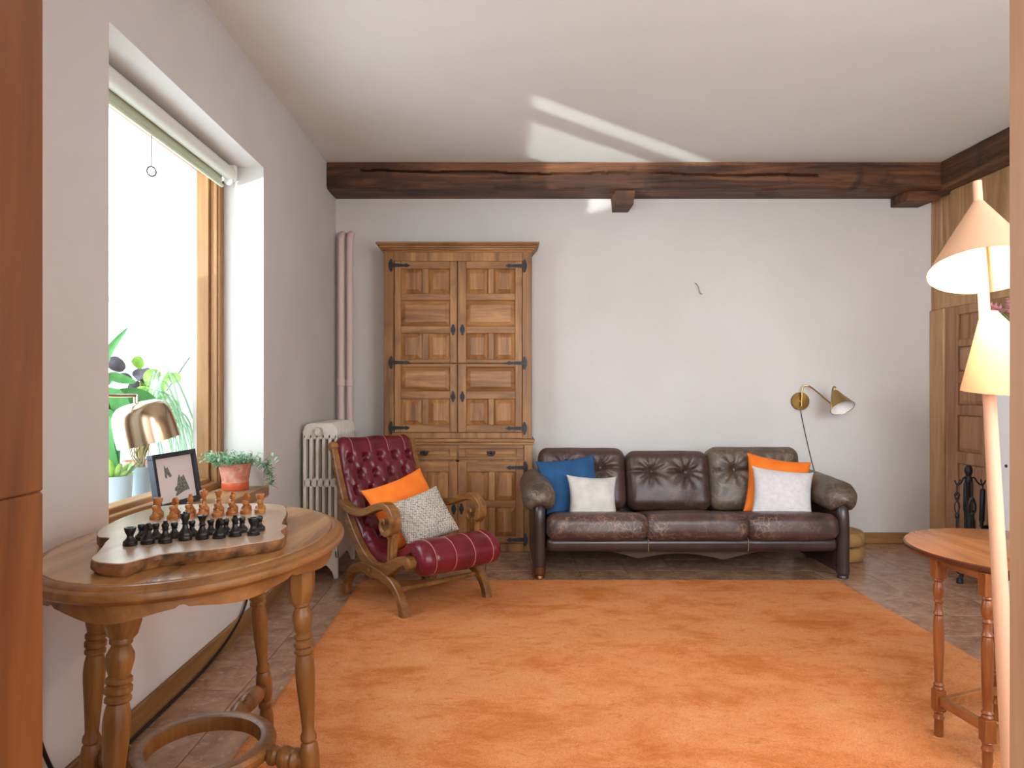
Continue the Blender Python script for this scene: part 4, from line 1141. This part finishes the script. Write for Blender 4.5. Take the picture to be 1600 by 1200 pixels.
# lower shade: slanted cone, its wide end towards the right
c0, c1 = Vector((1.287, LY-.004, 1.322)), Vector((1.366, LY-.01, 1.115)); r0, r1_ = .021, .136
bm = NB(); n = 56
def ringc(c, r_, tilt): return [bm.verts.new((c.x+r_*math.cos(2*math.pi*k/n), c.y+r_*math.sin(2*math.pi*k/n), c.z+tilt*r_*math.sin(2*math.pi*k/n))) for k in range(n)]
A = ringc(c0+Vector((0, 0, .006)), r0-.004, .05); B = ringc(c0, r0, .05); D = ringc(c1, r1_, .09); E = ringc(c1, r1_-.0015, .09); F = ringc(c0-Vector((0, 0, .004)), r0-.0015, .05)
for a, b_ in ((A, B), (B, D), (D, E), (E, F)):
    for k in range(n): bm.faces.new((a[k], a[(k+1) % n], b_[(k+1) % n], b_[k]))
obj('lower_shade', bm, M_shade, fl_, smooth=60)
bm = NB(); lathe(bm, [(.004, 0), (.004, .004), (0, .005)], Matrix.Translation((1.312, LY-.118, 1.112)) @ Matrix.Rotation(R(90), 4, 'X'), 10); obj('screw', bm, M_wire, fl_)
bulb2 = Vector((1.352, LY+.01, 1.20))
bm = NB(); lathe(bm, [(0, -.022), (.014, -.018), (.021, -.006), (.021, .006), (.010, .024), (.010, .04), (0, .04)], Matrix.Translation(bulb2), 20); obj('bulb', bm, M_bulb, fl_)
light('lamp_bulb_light', 'POINT', bulb_p+Vector((0, 0, -.032)), 14, (1, .66, .36), shadow_soft_size=.02)
light('lamp_bulb_light', 'POINT', bulb2+Vector((0, 0, -.03)), .35, (1, .66, .36), shadow_soft_size=.02)

# ================================================================= FIRE TOOLS
FX, FY2 = 2.80, 4.20
fs = thing('fire_tool_stand', 'black wrought-iron fire tool stand on four feet before the panelled door', 'stand', (FX, FY2, 0))
bm = NB(); lathe(bm, [(.011, .10), (.011, .30), (.018, .33), (.011, .36), (.011, .56), (.018, .575), (.018, .60), (.013, .61), (.022, .632), (.022, .652), (.012, .672), (0, .675)], Matrix.Translation((FX, FY2, 0)), 14)
obj('post', bm, M_iron, fs)
for a in (222, 112, 318, 40):
    d = Vector((math.cos(R(a)), math.sin(R(a)), 0)); o_ = Vector((FX, FY2, 0))
    bm = NB(); tube(bm, crom([o_+Vector((0, 0, .14)), o_+d*.04+Vector((0, 0, .135)), o_+d*.11+Vector((0, 0, .07)), o_+d*.165+Vector((0, 0, .022))], 5), .0125, 8)
    q = o_+d*.17; lathe(bm, [(.017, 0), (.019, .006), (.017, .03), (.010, .036)], Matrix.Translation(q), 12)
    obj('foot', bm, M_iron, fs)
for s in (-1, 1):
    bm = NB(); tube(bm, crom([(FX, FY2, .585), (FX+s*.03, FY2-.004, .60), (FX+s*.05, FY2-.008, .57), (FX+s*.075, FY2-.012, .558), (FX+s*.092, FY2-.014, .585)], 5), .0045, 8)
    tube(bm, crom([(FX+s*.075, FY2-.012, .558), (FX+s*.066, FY2-.016, .575), (FX+s*.062, FY2-.018, .592)], 4), .004, 6)
    obj('hook', bm, M_iron, fs)
for s in (-1, 1):
    bm = NB(); tube(bm, crom([(FX, FY2, .585), (FX+.012*s, FY2+s*.045, .585), (FX+.02*s, FY2+s*.06, .57), (FX+.03*s, FY2+s*.075, .60)], 5), .0045, 8); obj('hook', bm, M_iron, fs)
# tools
x, y = FX-.078, FY2-.014
bm = NB()
for k in range(4):
    tube(bm, [(x+.013*math.cos(t*3+k*math.pi/2)*math.sin(math.pi*t), y+.013*math.sin(t*3+k*math.pi/2)*math.sin(math.pi*t), .52-.055*t) for t in [i/10 for i in range(11)]], .0035, 6)
for s in (-1, 1): tube(bm, crom([(x, y, .466), (x+s*.013, y, .44), (x+s*.012, y, .41), (x, y, .385)], 5), .0035, 6)
tube(bm, [(x, y, .56), (x, y, .52)], .004, 8); tube(bm, [(x, y, .39), (x, y, .07)], .0065, 8)
lathe(bm, [(.007, 0), (.012, .008), (.012, .022), (.007, .03)], Matrix.Translation((x, y, .36)), 10); lathe(bm, [(.007, 0), (.013, .006), (.012, .03), (.007, .038)], Matrix.Translation((x, y, .24)), 10)
tube(bm, crom([(x, y, .075), (x-.004, y, .05), (x+.014, y, .032)], 4), .006, 8)
solo('fire_poker', bm, M_iron, 'black poker with a twisted basket handle hanging left of the fire tool stand', 'fire poker', (x, y, .03))
x, y = FX+.076, FY2-.014
bm = NB(); tube(bm, [(x, y, .56), (x, y, .535)], .004, 8); lathe(bm, [(.010, 0), (.0145, .01), (.0145, .19), (.010, .20)], along((x, y, .535), (x-.01, y-.004, .335)), 14)
tube(bm, [(x-.01, y-.004, .34), (x-.012, y-.006, .31)], .010, 10)
M_ = Matrix.Translation((x-.006, y-.010, .315)) @ Matrix.Rotation(R(-26), 4, 'Y')
vs = []
for zz, ww, yy in ((0, .02, 0), (-.03, .036, -.004), (-.10, .040, -.012), (-.18, .040, -.016)):
    vs.append([bm.verts.new(M_ @ Vector(q)) for q in ((-ww, yy-.018, zz), (-ww+.005, yy, zz), (ww-.005, yy, zz), (ww, yy-.018, zz), (ww-.008, yy-.004, zz), (-ww+.008, yy-.004, zz))])
for a, b_ in zip(vs, vs[1:]):
    for k in range(6): bm.faces.new((a[k], a[(k+1) % 6], b_[(k+1) % 6], b_[k]))
bm.faces.new(vs[0]); bm.faces.new(vs[-1])
solo('fire_shovel', bm, M_iron, 'black ash shovel with a tilted scoop hanging right of the fire tool stand', 'fire shovel', (x, y, .13))
x, y = FX-.032, FY2-.078
bm = NB(); tube(bm, [(x, y, .585), (x, y, .25)], .007, 8)
for s in (-1, 1): tube(bm, crom([(x, y, .50), (x+s*.018, y, .46), (x+s*.02, y, .42), (x+s*.006, y, .39), (x+s*.014, y, .34), (x+s*.014, y, .2), (x+s*.004, y, .09)], 5), .006, 8)
lathe(bm, [(.006, 0), (.014, .01), (.014, .03), (.006, .04)], Matrix.Translation((x, y, .38)), 10)
solo('fire_tongs', bm, M_iron, 'black fire tongs with curled arms hanging at the front of the stand', 'fire tongs', (x, y, .09))
x, y = FX+.034, FY2+.078
bm = NB(); lathe(bm, [(.006, .58), (.006, .56), (.012, .55), (.014, .40), (.009, .38), (.008, .22), (.03, .21), (.034, .19), (.036, .09), (0, .088)], Matrix.Translation((x, y, 0)), 16)
solo('hearth_brush', bm, M_iron, 'black hearth brush hanging behind the fire tool stand post', 'brush', (x, y, .09))

# ================================================================= VASE WITH FLOWERS on the mantel
va_ = thing('flower_vase', 'pink hyacinth-like flowers in a vase on the white fireplace mantel', 'flowers', (2.78, 3.72, 1.20))
bm = NB(); lathe(bm, [(0, 0), (.03, 0), (.045, .03), (.05, .07), (.035, .12), (.028, .14), (.032, .15), (.028, .15), (.024, .13), (0, .12)], Matrix.Translation((2.78, 3.72, 1.20)), 24); obj('vase', bm, M_potw, va_)
def blob_petals(bm, c, axis, L, n, r_, sz):
    axis = Vector(axis).normalized(); o1 = axis.orthogonal().normalized(); o2 = axis.cross(o1)
    for k in range(n):
        t = k/n; a = k*2.4; rr = r_*(1-.55*t)
        d = (o1*math.cos(a)+o2*math.sin(a)); q = Vector(c)+axis*(L*t)+d*rr
        tip = q+(d*.8+axis*.35).normalized()*sz
        s_ = d.cross(axis)*sz*.34
        v = [bm.verts.new(p_) for p_ in (q-d*rr*.7, q+s_, tip, q-s_, q+axis*sz*.3)]
        bm.faces.new((v[0], v[1], v[4])); bm.faces.new((v[1], v[2], v[4])); bm.faces.new((v[2], v[3], v[4])); bm.faces.new((v[3], v[0], v[4]))
for (tip, d) in (((2.66, 3.74, 1.54), (-.9, -.05, .35)), ((2.64, 3.74, 1.44), (-.8, .0, -.12)), ((2.745, 3.70, 1.57), (.1, -.1, 1)), ((2.70, 3.69, 1.53), (-.2, .0, 1)), ((2.735, 3.68, 1.49), (-.1, -.1, .6))):
    b0 = Vector((2.78, 3.72, 1.33)); tp = Vector(tip)
    bm = NB(); tube(bm, crom([b0, (b0+tp)/2+Vector((.01, 0, .03)), tp], 6), .0035, 6); s1 = obj('stem', bm, M_leaf, va_)
    bm = NB(); blob_petals(bm, tp, d, .075, 34, .020, .024); obj('blossom', bm, M_pink, va_, smooth=0)
def leaf(bm, pts, width, fold=.25, n=8, up=(0, 0, 1)):
    P = crom(pts, max(3, n//max(1, len(pts)-1))); n_ = len(P); rows_ = []
    for i, p_ in enumerate(P):
        t = (P[min(i+1, n_-1)]-P[max(i-1, 0)]).normalized(); s_ = t.cross(Vector(up))
        s_ = s_.normalized() if s_.length > 1e-4 else Vector((1, 0, 0)); u = s_.cross(t).normalized()
        f = i/(n_-1); wd = width*math.sin(math.pi*min(1, .06+.94*f))**.75*(1 if f < 1 else .05)+.0006
        rows_.append([bm.verts.new(p_+s_*wd/2+u*wd*fold), bm.verts.new(p_+s_*wd/4+u*wd*fold*.35), bm.verts.new(p_), bm.verts.new(p_-s_*wd/4+u*wd*fold*.35), bm.verts.new(p_-s_*wd/2+u*wd*fold)])
    for a, b_ in zip(rows_, rows_[1:]):
        for k in range(4): bm.faces.new((a[k], a[k+1], b_[k+1], b_[k]))
bm = NB(); leaf(bm, [(2.72, 3.73, 1.36), (2.62, 3.74, 1.40), (2.55, 3.75, 1.36), (2.52, 3.75, 1.31)], .035); obj('leaf', bm, M_leafg, va_)

# ================================================================= WINDOW SILL THINGS
SZ = WZ0+.036
# framed print leaning on the window
fr = thing('picture_frame', 'small dark-framed ink print leaning against the window on the sill', 'picture', (-1.39, 2.96, SZ))
A_ = Vector((-1.372, 2.80, SZ+.001)); B_ = Vector((-1.340, 3.125, SZ+.001))
ex = (B_-A_); FW = ex.length; ex.normalize(); nrm = Vector((ex.y, -ex.x, 0)); tl = R(9)
ez = (Vector((0, 0, 1))*math.cos(tl)-nrm*math.sin(tl)); ny_ = ex.cross(ez)*-1
Mf = Matrix(((ex.x, ez.x, -ny_.x, A_.x), (ex.y, ez.y, -ny_.y, A_.y), (ex.z, ez.z, -ny_.z, A_.z), (0, 0, 0, 1)))
nf = Vector((-ny_.x, -ny_.y, -ny_.z))
if nf.dot(nrm) < 0:
    Mf = Matrix(((ex.x, ez.x, ny_.x, A_.x), (ex.y, ez.y, ny_.y, A_.y), (ex.z, ez.z, ny_.z, A_.z), (0, 0, 0, 1)))
FHt = .224; bw = .020
bm = NB()
for a in ((0, FW, 0, bw), (0, FW, FHt-bw, FHt), (0, bw, bw, FHt-bw), (FW-bw, FW, bw, FHt-bw)): box(bm, a[0], a[1], a[2], a[3], 0, .026, .0015)
bm.transform(Mf); obj('frame', bm, M_frameb, fr)
bm = NB(); box(bm, bw-.002, FW-bw+.002, bw-.002, FHt-bw+.002, .004, .010); bm.transform(Mf); obj('print', bm, M_paper, fr, smooth=0)
bm = NB()
def ink(poly): prism(bm, [(a*FW, b_*FHt) for a, b_ in poly], .0100, .0106)
ink([(.29, .78), (.33, .71), (.36, .74), (.43, .56), (.38, .54), (.36, .58), (.33, .60), (.32, .53), (.28, .55)])
ink([(.45, .28), (.47, .33), (.52, .36), (.56, .50), (.60, .56), (.62, .50), (.67, .52), (.70, .54), (.73, .46), (.80, .24), (.72, .24), (.62, .22), (.56, .20), (.47, .17), (.46, .20), (.50, .25)])
bm.transform(Mf); obj('ink_figure', bm, M_ink, fr, smooth=0)

# terracotta pot
tpz = SZ+.001; TPX, TPY = -1.290, 3.44
tpo = thing('potted_plant', 'trailing grey-green succulent in a terracotta pot at the far end of the windowsill', 'plant', (TPX, TPY, tpz))
bm = NB(); lathe(bm, [(0, 0), (.058, 0), (.062, .004), (.063, .036), (.0615, .038), (.074, .112), (.080, .120), (.082, .128), (.078, .130), (.073, .124), (.070, .10), (0, .10)], Matrix.Translation((TPX, TPY, tpz)), 40); obj('pot', bm, M_terra, tpo)
bm = NB(); lathe(bm, [(.0625, 0), (.0637, .002), (.0637, .034), (.0625, .037)], Matrix.Translation((TPX, TPY, tpz+.0005)), 40, cap=False); obj('glaze_band', bm, plain('terracotta_dark_band', rgb(196, 84, 48), .4), tpo)
bm = NB(); lathe(bm, [(.0705, .104), (.05, .112), (0, .114)], Matrix.Translation((TPX, TPY, tpz)), 24, cap=False); obj('soil', bm, M_soil, tpo)
bm = NB()
def sprig(bm, base, tip, n, sz, wd):
    base, tip = Vector(base), Vector(tip); d = tip-base
    tube(bm, [base, base+d*.5+Vector((0, 0, .004)), tip], .0014, 5)
    for k in range(n):
        q = base+d*((k+1)/n); v = Vector((random.uniform(-1, 1), random.uniform(-1, 1), random.uniform(-.2, 1))).normalized()
        leaf(bm, [q, q+v*sz*.6, q+v*sz+Vector((0, 0, -sz*.2))], wd, .15, 4)
for k in range(95):
    a = random.uniform(0, 2*math.pi); r_ = .066*math.sqrt(random.random()); b0 = Vector((TPX+r_*math.cos(a), TPY+r_*math.sin(a), tpz+.106))
    lean = Vector((r_*math.cos(a)*.9-.012, r_*math.sin(a)*.9-.03*random.random(), .03+.04*random.random()))
    if random.random() < .4: lean += Vector((-.02, -.05, .012))
    sprig(bm, b0, b0+lean, 6, .024, .011)
obj('foliage', bm, M_leafg, tpo, kind='stuff', smooth=0)
bm = NB()
S0 = Vector((TPX+.05, TPY+.02, tpz+.11))
tr = crom([S0, S0+Vector((.04, .02, .022)), S0+Vector((.085, .035, -.005)), S0+Vector((.10, .045, -.05)), S0+Vector((.105, .05, -.10))], 6)
tube(bm, tr, .0022, 6)
for q in tr[8:]:
    for k in range(5):
        v = Vector((random.uniform(-1, 1), random.uniform(-1, 1), random.uniform(-.5, .9))).normalized(); leaf(bm, [q, q+v*.02, q+v*.036+Vector((0, 0, -.006))], .011, .15, 4)
for k in range(14):
    q = S0+Vector((.095, .04, .0))+Vector((random.uniform(-.02, .03), random.uniform(-.02, .02), random.uniform(-.01, .05))); v = Vector((random.uniform(-1, 1), random.uniform(-1, 1), random.uniform(0, 1))).normalized()
    leaf(bm, [q, q+v*.018, q+v*.03], .012, .15, 4)
obj('trailing_stem', bm, M_leafg, tpo, kind='stuff', smooth=0)

# brass table lamp at the near end of the sill
bl_ = thing('desk_lamp', 'brushed brass dome lamp on a thin arm standing on the windowsill', 'lamp', (-1.30, 2.26, SZ))
bm = NB(); lathe(bm, [(0, 0), (.055, 0), (.057, .004), (.055, .014), (.012, .018), (0, .018)], Matrix.Translation((-1.30, 2.26, SZ+.001)), 32); obj('base', bm, M_champ, bl_)
armt = Vector((-1.290, 2.50, 1.098))
bm = NB(); tube(bm, crom([(-1.30, 2.26, SZ+.015), (-1.30, 2.26, .90), (-1.30, 2.265, 1.072), (-1.298, 2.30, 1.101), (-1.296, 2.38, 1.102)], 6)+[armt+Vector((0, 0, .004))], .006, 10); obj('arm', bm, M_champ, bl_)
bm = NB(); tube(bm, [armt+Vector((0, 0, .008)), armt+Vector((0, 0, -.024))], .008, 10); obj('pivot', bm, M_champ, bl_)
sh_top = armt+Vector((.004, .006, -.020))
axd = Vector((.20, .13, -.96)).normalized()
Ms = along(sh_top, sh_top+axd)
RS = .105; HS = .146
pro = [(0, 0), (.03, .0005), (.055, .003), (.073, .010), (.086, .022), (.095, .038), (.100, .062), (.104, .105), (RS, HS), (RS-.0015, HS), (.1022, .105), (.098, .062), (.093, .040), (.084, .025), (.072, .013), (.05, .006), (0, .004)]
bm = NB(); lathe(bm, pro, Ms, 64); obj('shade', bm, M_champ, bl_, smooth=60)

# roller blind
rb = thing('roller_blind', 'rolled-up pale green roller blind across the top of the window recess', 'blind', (-1.355, (WY0+WY1)/2, 2.19))
bm = NB(); lathe(bm, [(0, 0), (.033, 0), (.033, WY1-WY0-.07), (0, WY1-WY0-.07)], along((-1.35, WY0+.02, 2.205), (-1.35, WY1, 2.205)), 24); obj('roll', bm, M_blind, rb)
obj('cloth', boxb(-1.386, -1.381, WY0+.03, WY1-.06, 2.14, 2.205), M_blind2, rb)
bm = NB(); tube(bm, [(-1.3835, WY0+.025, 2.143), (-1.3835, WY1-.055, 2.143)], .009, 10); obj('hem_bar', bm, M_blind2, rb)
bm = NB(); box(bm, -1.39, -1.32, WY1-.05, WY1-.02, 2.17, 2.249, .004); lathe(bm, [(.02, 0), (.02, .012)], along((-1.35, WY1-.05, 2.165), (-1.35, WY1-.06, 2.165)), 14); obj('bracket', bm, M_white, rb)
bm = NB(); tube(bm, [(-1.383, 2.80, 2.14), (-1.383, 2.80, 2.01)], .0022, 6); obj('cord', bm, M_wire, rb)
bm = NB(); tube(bm, [(-1.383+.017*math.sin(2*math.pi*k/24)*.8, 2.80+.017*math.sin(2*math.pi*k/24)*.6, 1.991+.019*math.cos(2*math.pi*k/24)) for k in range(24)], .0036, 8, closed=True); obj('pull_ring', bm, M_wire, rb)

# cable along the left baseboard
bm = NB(); tube(bm, crom([(LX+.012, 3.40, .42), (LX+.012, 3.36, .27), (LX+.014, 3.28, .125), (LX+.022, 3.07, .05), (LX+.026, 2.76, .012), (LX+.026, 2.2, .007), (LX+.03, 1.95, .012), (LX+.024, 1.86, .10), (LX+.012, 1.80, .26), (LX+.012, 1.78, .45)], 8), .0055, 8)
solo('power_cable', bm, M_black, 'black power cable running down the wall and along the left baseboard', 'cable', (LX+.02, 2.0, 0))

# ================================================================= PLANTS OUTSIDE
LZ = .576
def pot(bm, x, y, r0, r1, h): lathe(bm, [(0, 0), (r0*.94, 0), (r0, .006), (r0, h*.14), (r0*1.01, h*.16), (r1, h*.96), (r1, h), (r1-.006, h), (r1-.009, h*.9), (0, h*.9)], Matrix.Translation((x, y, LZ)), 36)
pa = thing('potted_plant', 'broad-leaved green plant in the wide white pot outside the window', 'plant', (-1.70, 3.10, LZ))
bm = NB(); pot(bm, -1.70, 3.10, .070, .078, .17); obj('pot', bm, M_potw, pa)
bm = NB(); lathe(bm, [(.069, .154), (0, .158)], Matrix.Translation((-1.70, 3.10, LZ)), 20, cap=False); obj('soil', bm, M_soil, pa)
q = Vector((-1.70, 3.10, LZ+.15))
VU = (.45, -.85, .28)
for pts, wd in (([q, q+Vector((-.03, .02, .24)), q+Vector((.0, .06, .33)), q+Vector((.07, .13, .34)), q+Vector((.14, .21, .25))], .13),
                ([q, q+Vector((-.06, -.03, .16)), q+Vector((-.06, -.02, .28)), q+Vector((-.01, .01, .34)), q+Vector((.06, .05, .22))], .17),
                ([q, q+Vector((-.08, -.04, .10)), q+Vector((-.10, -.04, .20)), q+Vector((-.06, -.01, .27)), q+Vector((.0, .02, .16))], .15),
                ([q, q+Vector((-.05, -.02, .25)), q+Vector((-.06, 0, .42)), q+Vector((-.04, .02, .55)), q+Vector((.03, .07, .68))], .05),
                ([q+Vector((-.06, 0, .38)), q+Vector((-.03, .03, .45)), q+Vector((.02, .06, .44)), q+Vector((.06, .08, .43))], .045)):
    bm = NB(); leaf(bm, pts, wd, .12, 24, up=VU); obj('leaf', bm, M_leaf, pa)
bm = NB()
for k in range(26):
    a = random.uniform(0, 6.28); b0 = q+Vector((.05*math.cos(a), .05*math.sin(a), .0)); v = Vector((math.cos(a)*.05, math.sin(a)*.05, random.uniform(.03, .11)))
    leaf(bm, [b0, b0+v*.6, b0+v], .03, .2, 5)
obj('low_leaves', bm, M_leafl, pa, kind='stuff')
pb = thing('potted_plant', 'spider plant with long arching leaves in the taller pale blue pot outside the window', 'plant', (-1.70, 3.33, LZ))
bm = NB(); pot(bm, -1.70, 3.33, .052, .066, .185); obj('pot', bm, M_potw, pb)
bm = NB(); lathe(bm, [(.056, .168), (0, .172)], Matrix.Translation((-1.70, 3.33, LZ)), 20, cap=False); obj('soil', bm, M_soil, pb)
q = Vector((-1.70, 3.33, LZ+.165))
bm = NB()
for k in range(16): tube(bm, crom([q+Vector((random.uniform(-.03, .03), random.uniform(-.03, .03), 0)), q+Vector((random.uniform(-.04, .05), random.uniform(-.03, .05), .1)), q+Vector((random.uniform(-.03, .08), random.uniform(-.02, .10), .22))], 4), .003, 5)
obj('dry_stalks', bm, M_stemg, pb, kind='stuff')
for k in range(22):
    a = random.uniform(-.4, 1.1); L = random.uniform(.22, .46); hgt = random.uniform(.10, .34)
    d = Vector((math.sin(a)*.42+.02, math.cos(a)*.9, 0))
    o_ = q+Vector((0, 0, random.uniform(.05, .2)))
    b1 = o_+d*L*.45+Vector((0, 0, hgt)); b2 = o_+d*L+Vector((0, 0, hgt*random.uniform(-.3, .7))); b3 = o_+d*L*1.12+Vector((0, 0, -random.uniform(.05, .25)))
    for p_ in (b1, b2, b3):
        p_.x = min(p_.x, -1.535); p_.y = min(p_.y, 3.77)
    bm = NB(); leaf(bm, [q, b1, b2, b3], random.uniform(.010, .016), .2, 15); obj('leaf', bm, M_leafg, pb)
pc = thing('potted_plant', 'coleus with lime and dark purple leaves and a flower spike outside the window', 'plant', (-1.87, 3.66, LZ))
bm = NB(); pot(bm, -1.87, 3.66, .07, .09, .18); obj('pot', bm, M_terra, pc)
q = Vector((-1.87, 3.66, LZ+.16))
bm = NB()
for k in range(6): tube(bm, crom([q, q+Vector((random.uniform(-.02, .04), random.uniform(-.02, .03), .2)), q+Vector((random.uniform(-.05, .10), random.uniform(-.03, .06), .44))], 5), .005, 6)
obj('stems', bm, M_stemg, pc)
for k in range(44):
    c = q+Vector((random.uniform(-.10, .17), random.uniform(-.06, .08), random.uniform(.20, .50))); a = random.uniform(0, 6.28); s_ = random.uniform(.06, .095)
    c.z -= .25*max(0, c.x-q.x-.06)
    v = Vector((math.cos(a)*.8, -.2, math.sin(a)*.7-.3)).normalized()*s_
    dark = c.x < q.x+.03 and c.z > q.z+.34
    bm = NB(); leaf(bm, [c, c+v*.5+Vector((0, -.008, .010)), c+v], s_*.8, .12, 8, up=(random.uniform(-.1, .9), -.8, random.uniform(0, .8))); obj('leaf', bm, M_leafd if dark else M_leafl, pc)
sp0, sp1 = q+Vector((.13, .02, .38)), q+Vector((.24, .05, .56))
bm = NB(); tube(bm, [sp0, sp1], .0025, 6); blob_petals(bm, sp0+(sp1-sp0)*.25, sp1-sp0, .17, 40, .006, .010); obj('flower_spike', bm, M_leafd, pc, smooth=0)
bm = NB(); blob_petals(bm, q+Vector((.13, -.05, .26)), (.2, .1, -1), .05, 16, .012, .018); obj('pink_flower', bm, M_pink, pc, smooth=0)
